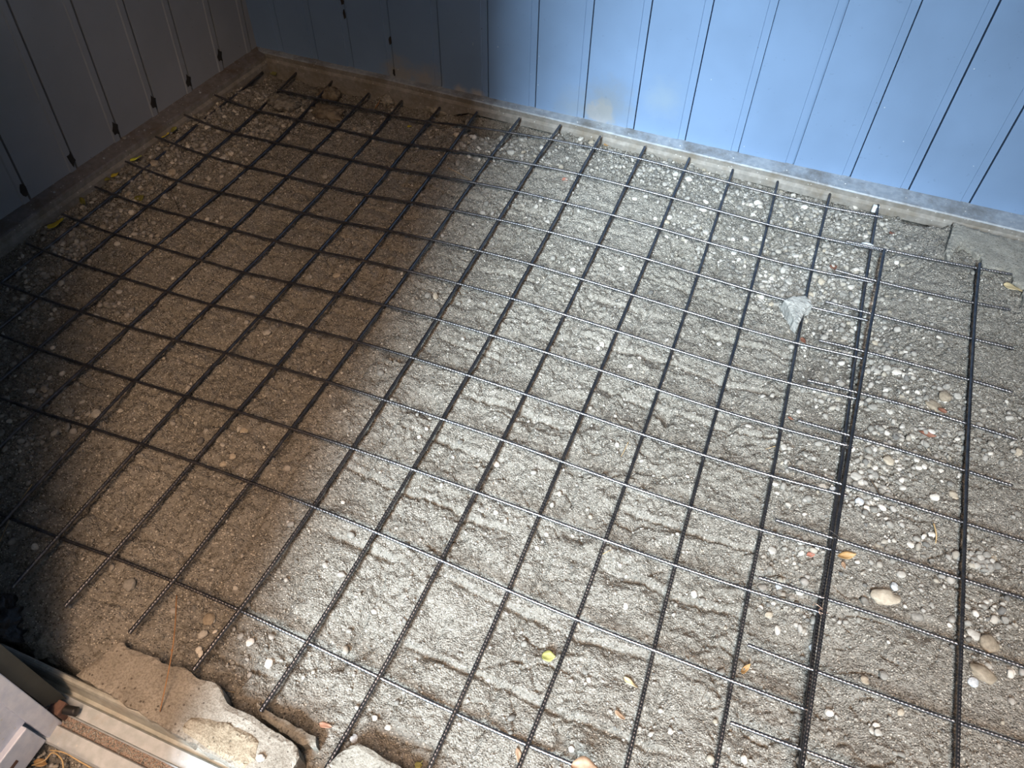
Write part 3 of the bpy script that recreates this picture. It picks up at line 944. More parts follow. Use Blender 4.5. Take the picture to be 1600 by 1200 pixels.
BAR_CROSS=[[(69,44,-17),(203,44,-10),(337,45,-4),(471,49,0),(604,50,0),(738,50,-6),(872,47,-16),(1006,44,-30),(1139,41,-42),(1273,38,-42),(1407,37,-42),(1541,37,-42),(1674,37,-42),(1808,37,-42),(1942,37,-42),(2076,37,-42)],
 [(-267,291,-14),(-129,291,-16),(9,291,-11),(147,293,-2),(285,295,8),(423,295,16),(562,295,21),(700,294,22),(838,293,18),(976,291,9),(1114,289,-4),(1252,287,-19),(1390,285,-26),(1528,283,-26),(1667,281,-26),(1805,280,-26)],
 [(-472,454,-5),(-321,454,-18),(-169,454,-24),(-17,453,-20),(135,451,-9),(287,450,3),(438,451,15),(590,452,22),(742,454,25),(894,456,22),(1046,459,15),(1198,462,4),(1349,465,-8),(1501,469,-18),(1653,472,-20),(1805,475,-13)],
 [(-472,603,-9),(-321,603,-22),(-169,604,-26),(-17,605,-26),(135,605,-16),(287,606,-2),(438,606,10),(590,606,20),(742,605,24),(894,605,24),(1046,606,19),(1198,606,11),(1349,606,2),(1501,608,-4),(1653,609,-3),(1805,611,7)],
 [(-472,755,-10),(-321,755,-25),(-169,754,-26),(-17,754,-26),(135,753,-22),(287,753,-8),(438,752,4),(590,752,15),(742,752,21),(894,751,22),(1046,751,18),(1198,751,12),(1349,751,5),(1501,750,1),(1653,750,3),(1805,750,15)],
 [(-472,898,-8),(-321,898,-25),(-169,898,-26),(-17,898,-26),(135,899,-26),(287,900,-14),(438,900,-1),(590,901,9),(742,901,15),(894,900,17),(1046,900,14),(1198,899,9),(1349,897,3),(1501,895,-1),(1653,893,2),(1805,890,14)],
 [(-472,1041,-6),(-321,1041,-24),(-169,1044,-26),(-17,1047,-26),(135,1049,-26),(287,1050,-19),(438,1051,-6),(590,1051,4),(742,1051,10),(894,1050,12),(1046,1049,9),(1198,1048,4),(1349,1047,-2),(1501,1046,-6),(1653,1045,-2),(1805,1045,9)],
 [(-472,1183,-3),(-321,1183,-22),(-169,1186,-26),(-17,1191,-26),(135,1194,-26),(287,1197,-22),(438,1200,-10),(590,1201,0),(742,1202,6),(894,1203,8),(1046,1202,5),(1198,1201,-1),(1349,1200,-7),(1501,1198,-11),(1653,1196,-9),(1805,1193,2)],
 [(-472,1334,-1),(-321,1334,-21),(-169,1335,-26),(-17,1338,-26),(135,1342,-26),(287,1345,-24),(438,1349,-12),(590,1353,-2),(742,1356,4),(894,1359,5),(1046,1360,3),(1198,1361,-3),(1349,1360,-10),(1501,1357,-15),(1653,1352,-14),(1805,1346,-4)],
 [(-472,1481,-1),(-321,1481,-22),(-169,1486,-26),(-17,1492,-26),(135,1496,-26),(287,1500,-24),(438,1503,-12),(590,1504,-2),(742,1506,5),(894,1506,6),(1046,1507,4),(1198,1507,-2),(1349,1508,-10),(1501,1508,-15),(1653,1509,-15),(1805,1510,-7)],
 [(-472,1636,-4),(-319,1636,-25),(-165,1638,-26),(-11,1640,-26),(143,1642,-26),(296,1645,-22),(450,1648,-9),(604,1650,2),(758,1653,9),(911,1655,12),(1065,1656,9),(1219,1658,3),(1373,1659,-5),(1526,1659,-10),(1680,1659,-10),(1834,1658,-3)],
 [(-297,1782,-26),(-157,1785,-26),(-16,1789,-26),(124,1791,-26),(264,1793,-24),(404,1794,-9),(544,1795,4),(684,1795,14),(824,1796,20),(964,1796,22),(1104,1796,20),(1244,1796,14),(1384,1796,8),(1524,1797,3),(1665,1798,3),(1805,1800,9)]]
SMALL_CROSS=[[(1714,1641,10),(1777,1643,10),(1841,1646,10),(1905,1649,10),(1968,1653,10),(2032,1658,10),(2095,1664,10),(2159,1670,10)],
 [(1699,1501,10),(1764,1498,10),(1828,1498,10),(1893,1498,10),(1958,1501,10),(2023,1504,10),(2088,1510,10),(2152,1516,10)],
 [(1689,1360,10),(1756,1359,10),(1823,1359,10),(1890,1359,10),(1956,1360,10),(2023,1362,10),(2090,1364,10),(2157,1366,10)],
 [(1691,1207,10),(1757,1210,10),(1822,1211,10),(1888,1212,10),(1953,1212,10),(2019,1211,10),(2084,1210,10),(2150,1207,10)],
 [(1682,1058,10),(1750,1063,10),(1818,1065,10),(1885,1067,10),(1953,1067,10),(2021,1065,10),(2088,1062,10),(2156,1058,10)],
 [(1678,923,10),(1745,924,10),(1811,925,10),(1878,925,10),(1944,924,10),(2010,922,10),(2077,920,10),(2143,918,10)],
 [(1676,782,10),(1761,781,10),(1846,780,10),(1930,780,10),(2015,779,10),(2100,778,10),(2185,778,10),(2270,778,10)],
 [(1672,636,10),(1758,637,10),(1843,637,10),(1928,638,10),(2014,639,10),(2099,640,10),(2185,641,10),(2270,641,10)],
 [(1661,490,10),(1748,493,10),(1835,495,10),(1922,496,10),(2009,495,10),(2096,494,10),(2183,493,10),(2270,493,10)],
 [(1666,344,10),(1752,342,10),(1839,341,10),(1925,341,10),(2011,342,10),(2097,345,10),(2184,347,10),(2270,347,10)],
 [(1663,192,10),(1750,193,10),(1836,194,10),(1923,195,10),(2010,195,10),(2097,195,10),(2183,195,10),(2270,195,10)]]
SMALL_LONG=[[(1790,-120,18),(1790,39,18),(1790,198,18),(1791,358,18),(1792,517,18),(1794,676,18),(1797,835,18),(1800,994,18),(1804,1154,18),(1808,1313,18),(1813,1472,18),(1818,1631,18)],
 [(2037,-120,18),(2037,43,18),(2037,206,18),(2038,369,18),(2041,532,18),(2043,695,18),(2045,858,18),(2048,1021,18),(2052,1184,18),(2057,1347,18),(2063,1510,18),(2072,1673,18)]]


def sheet(name, label, longs, crosses, r_long=0.0039, r_cross=0.0034):
    root = empty(name, (longs[0][0][0] / 1000, longs[0][0][1] / 1000, -0.03))
    tag(root, label, 'reinforcing mesh', 'sheets of steel reinforcing mesh')
    bpy.context.view_layer.update()
    for nm, bars, r in (('long_bar', longs, r_long), ('cross_bar', crosses, r_cross)):
        for b in bars:
            P = np.array(b, float) / 1000
            o = link(nm, tube_mesh(nm, P, r, M_STEEL, sides=8, step=0.0021, rib=0.0009, pitch=0.0072))
            under(o, root)
    return root


sheet('reinforcing_mesh', 'large square steel mesh sheet covering the ground from the left wall', BAR_LONG, BAR_CROSS)
sheet('reinforcing_mesh', 'narrow overlapping steel mesh sheet with loose bar ends on the right', SMALL_LONG, SMALL_CROSS)


def tie(px, py, z, label, mat, r=0.0008, big=1.0):
    c = at(px, py, z)
    pts = []
    for i in range(15):
        a = i * 0.9
        pts.append(c + np.array([0.007 * math.cos(a), 0.006 * math.sin(a), 0.0045 * math.sin(a * 0.7) + 0.001 * i * 0.3]) * big)
    pts.append(c + np.array([-0.014, 0.010, 0.006]) * big)
    pts.append(c + np.array([-0.021, 0.002, 0.012]) * big)
    o = link('tie_wire', tube_mesh('tie_wire', pts, r, mat, sides=6, step=0.0015))
    return tag(o, label, 'tie wire', 'tie wires on the overlapped bars')


tie(1284, 957, 0.012, 'copper-coloured wire twist tying a bar end at the overlap', M_WIRE)
tie(1304, 840, 0.016, 'dark wire twist where a loose-ended bar crosses the doubled bars', M_DARKWIRE)
tie(1326, 700, 0.014, 'small dark wire knot between the doubled bars, farthest of the wire ties', M_DARKWIRE, big=0.8)
for (pts, lb, r) in (([(838, 826), (842, 836), (850, 845), (852, 852), (844, 848)], 'thin dark wire loop hooked to a bar in the sandy middle', 0.0007),
                     ([(524, 908), (519, 920), (518, 930), (521, 936)], 'thin bent wire beside a ribbed bar near the front', 0.0007)):
    o = link('wire_loop', tube_mesh('wire_loop', [at(a, b, 0.0) for a, b in pts], r, M_DARKWIRE, sides=6, step=0.002))
    tag(o, lb, 'wire')

# white plastic bits at the far ends of two bars
c = on_plane(1368, 326, 1, 1.86)
o = box('plastic_bracket', (c[0] - 0.010, 1.853, c[2] - 0.012), (c[0] + 0.010, 1.868, c[2] + 0.010), M_WHITE, bev=0.003)
tag(o, 'small white plastic bracket on the bar end against the blue wall rail', 'plastic bracket')
c = at(1355, 383, -0.005)
o = lumpy('plastic_clip', tuple(c), (0.018, 0.009, 0.007), M_WHITE, 5.0, sub=3, amp=0.2)
tag(o, 'whitish plastic clip lying across the top of the overlapped bars', 'plastic clip')
# ---------------------------------------------------------------- stones
def ico(sub):
    import bmesh
    bm = bmesh.new()
    bmesh.ops.create_icosphere(bm, subdivisions=sub, radius=1)
    v = np.array([p.co[:] for p in bm.verts]); f = np.array([[q.index for q in p.verts] for p in bm.faces])
    bm.free()
    return v, f


ICO = {1: ico(1), 2: ico(2), 3: ico(3)}


def pebble_shape(v, seed, amp=0.16, flat=1.0):
    k = 1 + amp * perlin(v[:, 0] * 1.1 + seed * 3.7, v[:, 1] * 1.1 + v[:, 2] * 0.8) + amp * 0.7 * perlin(v[:, 2] * 1.6 + seed, v[:, 0] * 1.3 - v[:, 1])
    w = v * k[:, None]
    return np.sign(w) * np.abs(w) ** flat


BLOBS = [  # pixel, radius in metres, weight: where loose gravel lies thick
    (1330, 350, .16, 1.0), (1250, 330, .16, .9), (1150, 300, .14, .8), (1050, 280, .14, .7), (950, 240, .12, .8), (880, 210, .12, .8), (1290, 420, .15, 1.0), (1220, 450, .12, .9),
    (1330, 470, .12, .9), (1210, 400, .12, .7), (1100, 360, .10, .45), (1130, 400, .10, .5), (1320, 540, .10, .8), (1370, 560, .09, .8), (1300, 620, .09, .6), (1390, 610, .10, .6),
    (1430, 500, .10, .35), (1360, 720, .09, .9), (1350, 760, .08, .9), (1450, 680, .10, .7), (1490, 640, .08, .6), (1400, 820, .09, .35), (1240, 740, .08, .5), (1260, 800, .09, .35), (1420, 880, .10, .5), (1520, 880, .05, .6),
    (1240, 930, .08, .5), (1540, 1000, .07, .6), (1350, 920, .08, .3), (1270, 960, .06, .5), (1560, 700, .12, .3), (1230, 850, .07, .5),
    (760, 230, .12, .6), (720, 200, .10, .5), (830, 240, .10, .6), (800, 330, .10, .2), (560, 190, .10, .4), (450, 170, .12, .7), (400, 150, .10, .8), (380, 200, .10, .8), (330, 240, .12, .8),
    (270, 230, .10, .9), (220, 280, .11, .9), (160, 330, .10, .9), (100, 380, .10, .9), (40, 440, .09, .9), (20, 480, .10, .7), (190, 350, .10, .6), (300, 200, .08, .7), (340, 180, .09, .8),
    (170, 470, .07, .5), (40, 690, .10, .6), (60, 620, .09, .5), (20, 560, .09, .4), (120, 660, .06, .4), (390, 1010, .07, .3), (330, 960, .06, .3), (940, 210, .10, .6), (860, 330, .08, .3), (1020, 340, .08, .35)]
BC = [(at(px, py, -0.03), r, w) for px, py, r, w in BLOBS]


def density(x, y):
    d = np.zeros_like(x)
    for c, r, w in BC:
        d = np.maximum(d, w * np.exp(-(((x - c[0]) ** 2 + (y - c[1]) ** 2) / r ** 2) ** 1.3))
    d = d * (0.65 + 0.7 * np.clip(0.5 + perlin(x * 8 + 11, y * 8), 0, 1))
    return np.clip(d, 0, 1)


def scatter(n, dmin, dpow):
    out = []
    got = 0
    while got < n:
        x = RNG.uniform(-0.55, 2.5, 40000); y = RNG.uniform(-0.15, 1.95, 40000)
        p = np.maximum(density(x, y) ** dpow, dmin)
        k = RNG.random(40000) < p
        q = np.stack([x[k], y[k]], -1)
        # keep what the picture can show
        d = np.stack([q[:, 0] - CAM[0], q[:, 1] - CAM[1], np.full(len(q), -0.03 - CAM[2])], -1) @ ROWS.T
        px = d[:, 0] / d[:, 2] * FPX + 800; py = d[:, 1] / d[:, 2] * FPX + 600
        q = q[(px > -60) & (px < 1660) & (py > 0) & (py < 1260)]
        q = q[(q[:, 1] < 1.90) & ~((q[:, 1] < -0.07) & (q[:, 0] < 1.2))]
        q = q[q[:, 0] > -0.515 - 0.0785 * (1.95 - q[:, 1]) + 0.075]
        out.append(q); got += len(q)
    return np.vstack(out)[:n]


def rot_zx(n, tilt):
    a = RNG.uniform(0, 2 * math.pi, n); t = RNG.normal(0, tilt, n); s = RNG.normal(0, tilt, n)
    R = np.zeros((n, 3, 3))
    ca, sa, ct, st, cs, sn = np.cos(a), np.sin(a), np.cos(t), np.sin(t), np.cos(s), np.sin(s)
    Rz = np.zeros((n, 3, 3)); Rz[:, 0, 0] = ca; Rz[:, 0, 1] = -sa; Rz[:, 1, 0] = sa; Rz[:, 1, 1] = ca; Rz[:, 2, 2] = 1
    Rx = np.zeros((n, 3, 3)); Rx[:, 0, 0] = 1; Rx[:, 1, 1] = ct; Rx[:, 1, 2] = -st; Rx[:, 2, 1] = st; Rx[:, 2, 2] = ct
    Ry = np.zeros((n, 3, 3)); Ry[:, 1, 1] = 1; Ry[:, 0, 0] = cs; Ry[:, 0, 2] = sn; Ry[:, 2, 0] = -sn; Ry[:, 2, 2] = cs
    return Rz @ Rx @ Ry


def stone_batch(q, size, sub, tone, tilt=0.35, sink=0.35, flat=(0.45, 0.8)):
    bv, bf = ICO[sub]
    n = len(q)
    shapes = np.stack([pebble_shape(bv, s, 0.30 if sub == 1 else 0.22, 1.0 if sub == 1 else 0.9) for s in range(12)])
    pick = RNG.integers(0, 12, n)
    sc = np.stack([size, size * RNG.uniform(0.6, 0.95, n), size * RNG.uniform(*flat, n)], -1)
    V = shapes[pick] * sc[:, None, :]
    V = np.einsum('nij,nkj->nki', rot_zx(n, tilt), V)
    z = ground_z(q[:, 0], q[:, 1], fine=False) + sc[:, 2] * (1 - 2 * sink)
    V += np.stack([q[:, 0], q[:, 1], z], -1)[:, None, :]
    F = bf[None] + (np.arange(n) * len(bv))[:, None, None]
    return V.reshape(-1, 3), F.reshape(-1, 3), np.repeat(tone, len(bv))


def tones(n):
    return np.clip(np.where(RNG.random(n) < 0.13, RNG.uniform(0.8, 1.0, n), RNG.normal(0.38, 0.2, n)), 0, 1)


parts_ = []
q = scatter(3600, 0.012, 1.2); parts_.append((q, np.clip(RNG.lognormal(math.log(0.0062), 0.28, len(q)), 0.0035, 0.0095), 2, 0.35, 0.33))
q = scatter(9000, 0.10, 1.0); parts_.append((q, np.clip(RNG.lognormal(math.log(0.0033), 0.35, len(q)), 0.0018, 0.006), 1, 0.5, 0.30))
q = scatter(42000, 0.5, 0.8); parts_.append((q, np.clip(RNG.lognormal(math.log(0.0015), 0.35, len(q)), 0.0008, 0.003), 1, 0.7, 0.25))
vv, ff, tt, off = [], [], [], 0
for q, size, sub, tilt, sink in parts_:
    a, b, c = stone_batch(q, size, sub, tones(len(q)), tilt, sink)
    vv.append(a); ff.append(b + off); tt.append(c); off += len(a)
gravel = link('gravel', arrays('gravel', np.vstack(vv), np.vstack(ff), M_GRAVEL, attr=np.concatenate(tt)))
tag(gravel, 'loose small gravel and grit strewn over the sandy ground', 'gravel', kind='stuff')

# outside, by the sill: coarse bits
q = np.stack([RNG.uniform(0.40, 0.75, 700), RNG.uniform(-0.52, -0.285, 700)], -1)
a, b, c = stone_batch(q, np.clip(RNG.lognormal(math.log(0.004), 0.4, 700), 0.0015, 0.010), 1, tones(700), 0.5, 0.3)
a[:, 2] += -0.052 - np.repeat(ground_z(q[:, 0], q[:, 1], fine=False), len(ICO[1][0]))
tag(link('grit', arrays('grit', a, b, M_GRAVEL, attr=c)), 'loose grit outside along the metal door sill', 'grit', kind='stuff')
# grit lying in the sill channel
q = np.stack([RNG.uniform(0.54, 0.85, 900), RNG.normal(-0.237, 0.005, 900)], -1)
a, b, c = stone_batch(q, np.clip(RNG.lognormal(math.log(0.0013), 0.35, 900), 0.0007, 0.003), 1, tones(900) * 0.9, 0.5, 0.3)
a[:, 2] += -0.036 - np.repeat(ground_z(q[:, 0], q[:, 1], fine=False), len(ICO[1][0]))
tag(link('grit', arrays('grit', a, b, M_GRAVEL, attr=c)), 'fine grit filling the channel of the metal door sill', 'grit', kind='stuff')

PEB = []
bv, bf = ICO[3]
for s in range(10):
    w = pebble_shape(bv, s + 40, 0.22, 0.88)
    w = w / np.abs(w).max(0)
    PEB.append((w, bf))
PEB_MESH = {}


def pebble_mesh(i, tone):
    if (i, tone) not in PEB_MESH:
        PEB_MESH[(i, tone)] = arrays('pebble', PEB[i][0], PEB[i][1], M_STONE[tone])
    return PEB_MESH[(i, tone)]


def stone(x, y, a, b, c, rz, tone, label, group=None, name='pebble', cat='pebble', sink=0.3, shape=None, tilt=(0, 0)):
    o = bpy.data.objects.new(name, pebble_mesh(random.randrange(10) if shape is None else shape, tone))
    COL.objects.link(o)
    o.scale = (a, b, c)
    o.rotation_euler = (tilt[0], tilt[1], rz)
    o.location = (x, y, gz(x, y) + c * (1 - 2 * sink))
    return tag(o, label, cat, group)


def img_angle(px, py, deg):
    """Direction in the picture (degrees, clockwise from right) as a heading on the ground."""
    p = at(px, py); q = at(px + 12 * math.cos(math.radians(deg)), py + 12 * math.sin(math.radians(deg)))
    return math.atan2(q[1] - p[1], q[0] - p[0])


TAKEN = []
# px, py, long px, short px, heading in picture, tone, label
NOTABLE = [
    (1535, 1054, 44, 22, 33, 'brown', 'large oblong brown-grey stone lying right of the ribbed end bar'),
    (1522, 1065, 17, 14, 20, 'blue-grey', 'bluish white pebble tucked against the large oblong stone'),
    (1543, 1008, 30, 26, 60, 'brown', 'blunt triangular brown stone just above the large oblong stone'),
    (1521, 991, 24, 14, 35, 'pale grey', 'speckled quartz pebble above the blunt triangular stone'),
    (1383, 933, 46, 24, 10, 'tan', 'broad flat tan stone half sunk right of the doubled bars'),
    (1435, 962, 20, 14, 0, 'mid grey', 'smooth grey pebble right of the broad flat sunken stone'),
    (1352, 1062, 15, 11, 45, 'tan', 'lone tan pebble between two ribbed bars near the doubled bars'),
    (1409, 1112, 14, 9, -60, 'tan', 'upright oval tan pebble below the lowest loose-ended bar but one'),
    (1370, 1133, 12, 8, 10, 'off-white', 'small white pebble, upper of a touching trio'),
    (1373, 1143, 12, 10, 60, 'pale grey', 'grey-white pebble, lower right of a touching trio'),
    (1364, 1140, 10, 7, 60, 'pale grey', 'narrow pale pebble, left of a touching trio'),
    (1295, 1115, 15, 12, 20, 'off-white', 'white pebble touching the right side of the doubled bars low down'),
    (1461, 776, 13, 14, 60, 'off-white', 'white triangular pebble beside the rusty stained patch'),
    (1490, 774, 17, 11, 45, 'tan', 'cream oval pebble right of the white triangular pebble'),
    (1388, 720, 19, 13, 45, 'tan', 'large beige pebble on its own above the gravel cluster by the doubled bars'),
    (1339, 744, 22, 13, 30, 'pale grey', 'large grey egg-shaped pebble in the cluster by the doubled bars'),
    (1339, 755, 14, 12, 10, 'mid grey', 'round grey pebble right under the egg-shaped one'),
    (1326, 748, 11, 10, 0, 'mid grey', 'grey pebble squeezed between the doubled bars and the egg-shaped one'),
    (1366, 763, 15, 10, 50, 'mid grey', 'grey wedge-like pebble at the lower end of the gravel cluster'),
    (1379, 765, 14, 10, -50, 'pale grey', 'grey oval pebble right of the wedge-like one'),
    (1367, 742, 12, 10, 0, 'mid grey', 'dull round pebble in the middle of the gravel cluster'),
    (1369, 728, 13, 7, -35, 'off-white', 'slim white pebble above the dull round one'),
    (1342, 785, 14, 11, 20, 'blue-grey', 'blue-grey pebble just below the ribbed bar by the doubled bars'),
    (1353, 796, 11, 8, 40, 'off-white', 'white oval pebble in the small group below that ribbed bar'),
    (1368, 798, 11, 8, 0, 'pale grey', 'squarish pale pebble at the right end of the small group'),
    (1363, 785, 13, 5, 60, 'off-white', 'thin white splinter of stone in the small group'),
    (1385, 577, 15, 11, -70, 'pale grey', 'tall pale pebble, left end of a row of bright pebbles'),
    (1401, 583, 16, 9, 5, 'off-white', 'widest bright pebble in the row below the ribbed bar'),
    (1413, 586, 9, 9, 0, 'off-white', 'round bright pebble right of the widest one in the row'),
    (1424, 583, 10, 6, 10, 'off-white', 'flat bright pebble, fourth in the row'),
    (1437, 586, 8, 6, 0, 'off-white', 'small bright pebble, right end of the row'),
    (1374, 629, 20, 12, 5, 'mid grey', 'flat grey stone below the crossing of the second loose-ended bar'),
    (1363, 637, 12, 14, 60, 'mid grey', 'dark round pebble beside the flat grey stone'),
    (1393, 640, 12, 9, -40, 'pale grey', 'pale oval pebble right of the flat grey stone'),
    (1475, 622, 20, 18, 40, 'brown', 'angular brown rock in the small hollow near the end bar'),
    (1461, 634, 30, 16, 35, 'brown', 'broad brown rock leaning against the angular one'),
    (1496, 619, 13, 11, 0, 'pale grey', 'pale rock fragment right of the angular brown rock'),
    (1454, 676, 14, 8, 15, 'off-white', 'white oval pebble beside the long rust-coloured leaf'),
    (1437, 729, 11, 8, 0, 'off-white', 'white pebble, left of a touching pair below the ribbed bar'),
    (1444, 729, 9, 9, 0, 'off-white', 'white pebble, right of a touching pair below the ribbed bar'),
    (1458, 732, 8, 7, 0, 'pale grey', 'small round pebble right of the touching white pair'),
    (1472, 735, 9, 9, 0, 'off-white', 'round bright white pebble nearest the end bar'),
    (1456, 835, 12, 9, 0, 'off-white', 'cream pebble with a dead twig against it'),
    (1424, 850, 12, 9, 40, 'off-white', 'white-grey pebble below the cream one, near the ribbed bar'),
    (1397, 917, 12, 12, 0, 'blue-grey', 'bluish round pebble at the edge of the gravel above the flat sunken stone'),
    (1408, 898, 15, 10, 0, 'pale grey', 'large pale pebble in the gravel below the ribbed bar'),
    (1288, 932, 12, 8, 30, 'off-white', 'white pebble right beside the copper-coloured tie wire'),
    (1215, 984, 9, 14, 10, 'off-white', 'upright white pebble left of the doubled bars'),
    (1250, 926, 14, 8, 15, 'off-white', 'creamy oblong pebble between the two close cross bars'),
    (1217, 918, 13, 9, 60, 'blue-grey', 'bluish pebble at the left start of the loose bar'),
    (1270, 1013, 13, 12, 0, 'blue-grey', 'round bluish pebble against the doubled bars'),
    (1248, 1118, 16, 11, 10, 'mid grey', 'grey oval pebble pushed against the doubled bars low down'),
    (1206, 860, 14, 12, 20, 'pale grey', 'big pale pebble left of the red leaf'),
    (1225, 698, 10, 10, 0, 'pale grey', 'round pale pebble just right of the bar, above the loose bar start'),
    (1287, 758, 13, 9, 15, 'off-white', 'white oval pebble among gravel left of the doubled bars'),
    (1300, 766, 11, 7, 0, 'blue-grey', 'bluish flat pebble close to the doubled bars'),
    (1163, 1186, 11, 12, 0, 'off-white', 'bright white pebble below the nearest loose bar end'),
    (893, 1170, 10, 9, 0, 'off-white', 'white flaky pebble low in the sandy middle'),
    (1049, 1143, 9, 10, 30, 'off-white', 'rounded white pebble in the sand right of the brown curled leaf'),
    (1018, 1147, 8, 10, 60, 'pale grey', 'pale pebble left of the rounded white one'),
    (1083, 931, 10, 11, 0, 'off-white', 'bright round pebble in the sand by the buckled bar'),
    (978, 946, 8, 10, 0, 'off-white', 'white pebble in the sandy square below the tread print'),
    (920, 1062, 7, 8, 0, 'off-white', 'small white pebble in the sand right of the green leaf'),
    (964, 697, 7, 9, 0, 'off-white', 'white pebble beside the forked straw'),
    (854, 834, 7, 7, 0, 'off-white', 'white pebble just below the wire loop'),
    (839, 856, 8, 8, 0, 'off-white', 'white pebble a little below the wire loop one'),
    (670, 737, 8, 7, 0, 'off-white', 'white pebble in the sand beside a bar crossing, with small crack'),
    (775, 800, 8, 8, 0, 'off-white', 'bright white pebble in the tread-marked square'),
    (654, 679, 7, 6, 0, 'off-white', 'white pebble in the square below the curved hollow'),
    (420, 1036, 13, 14, 0, 'off-white', 'whitish round pebble in front of the slab, near a bar'),
    (391, 1003, 12, 13, 60, 'off-white', 'white pebble standing beyond the slab by the ribbed bar'),
    (327, 968, 20, 18, 0, 'brown', 'round brown stone half sunk beside the tall dry stem'),
    (316, 990, 11, 15, 60, 'pale grey', 'pale oval pebble near the round brown stone'),
    (313, 1021, 8, 12, 0, 'off-white', 'white pebble at the shaded edge of the slab'),
    (203, 914, 18, 19, 0, 'mid grey', 'dark ringed pebble in the brown shade by the lowest cross bar'),
    (607, 1138, 11, 8, 20, 'off-white', 'white oval pebble right of the buried bar end'),
    (585, 1121, 10, 8, 0, 'off-white', 'white pebble above the white oval one near the buried bar end'),
    (553, 1154, 14, 12, 10, 'blue-grey', 'greenish blue pebble at the buried bar end by the slab'),
    (407, 1184, 14, 10, 10, 'off-white', 'white pebble lying on the cracked slab'),
    (188, 707, 12, 11, 0, 'mid grey', 'round grey pebble in the brown shade by a bar crossing'),
    (107, 645, 16, 14, 0, 'mid grey', 'large grey stone left in the dark beside a bar'),
    (380, 670, 13, 11, 0, 'tan', 'tan pebble, right of a pair under a cross bar'),
    (372, 667, 7, 11, 0, 'pale grey', 'narrow pebble, left of the pair under a cross bar'),
    (347, 721, 12, 9, -20, 'tan', 'tan pebble by the cross bar in brown light'),
    (364, 714, 12, 9, -20, 'tan', 'tan pebble beside the cross bar, right of its like'),
    (301, 653, 8, 9, 0, 'pale grey', 'pale upright pebble in the middle of a brown square'),
    (128, 627, 12, 6, -25, 'pale grey', 'flat white pebble on the brown sand near the dark corner'),
    (188, 641, 10, 7, 0, 'pale grey', 'pale pebble right of the flat white one'),
    (418, 523, 13, 10, -20, 'pale grey', 'round pale pebble above the curved footprint edge'),
    (526, 431, 9, 11, 60, 'tan', 'upright tan pebble in the dim square'),
    (669, 464, 11, 10, 0, 'mid grey', 'round grey pebble in the half-lit square'),
    (310, 326, 9, 8, 0, 'off-white', 'white round pebble in the dim upper left squares'),
    (346, 339, 7, 8, 0, 'pale grey', 'pale pebble right of the white round one'),
    (241, 255, 13, 12, 0, 'tan', 'yellowish pebble standing beside the left wall bars'),
    (270, 271, 14, 11, 60, 'tan', 'split tan pebble near the left wall bars'),
    (195, 217, 6, 6, 0, 'mid grey', 'tiny pebble caught on the left ledge below a slit'),
    (943, 539, 0, 0, 0, 'off-white', None),
    (940, 540, 9, 11, 0, 'off-white', 'squarish white pebble, right of a pair in the bright sand'),
    (935, 542, 7, 8, 0, 'off-white', 'roundish white pebble, left of a pair in the bright sand'),
    (895, 421, 9, 9, 0, 'off-white', 'white cubic pebble beside a bar in the bright upper squares'),
    (971, 422, 10, 6, 0, 'off-white', 'bright white oval pebble in the sandy upper square'),
    (999, 561, 6, 7, 0, 'off-white', 'small white pebble close under a cross bar'),
    (1124, 536, 9, 8, 0, 'pale grey', 'squarish pale pebble in the sandy square left of the wedge'),
    (992, 308, 9, 6, 0, 'off-white', 'bright pebble in the upper sandy squares'),
]
for px, py, a, b, ang, tone, lb in NOTABLE:
    if lb is None: continue
    z = -0.03
    c = at(px, py, z); c = at(px, py, gz(c[0], c[1]) + 0.003)
    dist = (c - CAM) @ ROWS[2]
    k = dist / FPX / 2
    on_ledge = 'ledge' in lb; on_slab = 'cracked slab' in lb
    al = a * k; bl = b * k / 0.85
    hd = img_angle(px, py, ang)
    if bl > al: al, bl, hd = bl, al, hd + math.pi / 2
    o = stone(c[0], c[1], al, bl, 0.62 * bl, hd, tone, lb, 'single pebbles named by their place', sink=0.30, cat='stone' if a >= 24 else 'pebble', name='stone' if a >= 24 else 'pebble')
    if on_slab:
        c = at(px, py, 0.016); o.location = (c[0], c[1], 0.012 + 0.5 * bl)
    if on_ledge:
        c = at(px, py, 0.022); o.location = (c[0], c[1], 0.0255)
    TAKEN.append((o.location.x, o.location.y, al))

# conglomerate lump of cemented pebbles by the end bar
con = empty('conglomerate', tuple(at(1533, 883, -0.03)))
tag(con, 'lump of cemented grey pebbles set in the ground right of the end bar', 'conglomerate')
bpy.context.view_layer.update()
core = at(1532, 884, -0.02)
m_ = lumpy('matrix', (core[0], core[1], gz(core[0], core[1]) - 0.004), (0.030, 0.026, 0.012), M_STONE['mid grey'], 2.0, sub=3, amp=0.2)
under(m_, con)
for px, py, a, b, ang in ((1516, 866, 9, 5, 10), (1528, 866, 10, 5, -5), (1540, 869, 13, 8, -5), (1520, 876, 8, 7, 60), (1530, 873, 11, 8, -10), (1540, 879, 9, 6, 10), (1548, 878, 8, 6, 30), (1524, 886, 12, 7, -20), (1534, 887, 9, 6, 40), (1546, 887, 10, 7, 10), (1537, 893, 12, 4, 5), (1517, 882, 7, 5, 70)):
    c = at(px, py, -0.008); k = 1.75 / FPX / 2
    o = bpy.data.objects.new('cemented_pebble', pebble_mesh(random.randrange(10), 'mid grey' if px % 3 else 'pale grey'))
    COL.objects.link(o)
    o.scale = (a * k, b * k * 1.25, 0.006); o.rotation_euler = (0, 0, img_angle(px, py, ang)); o.location = (c[0], c[1], m_.location.z + 0.0095)
    under(o, con)

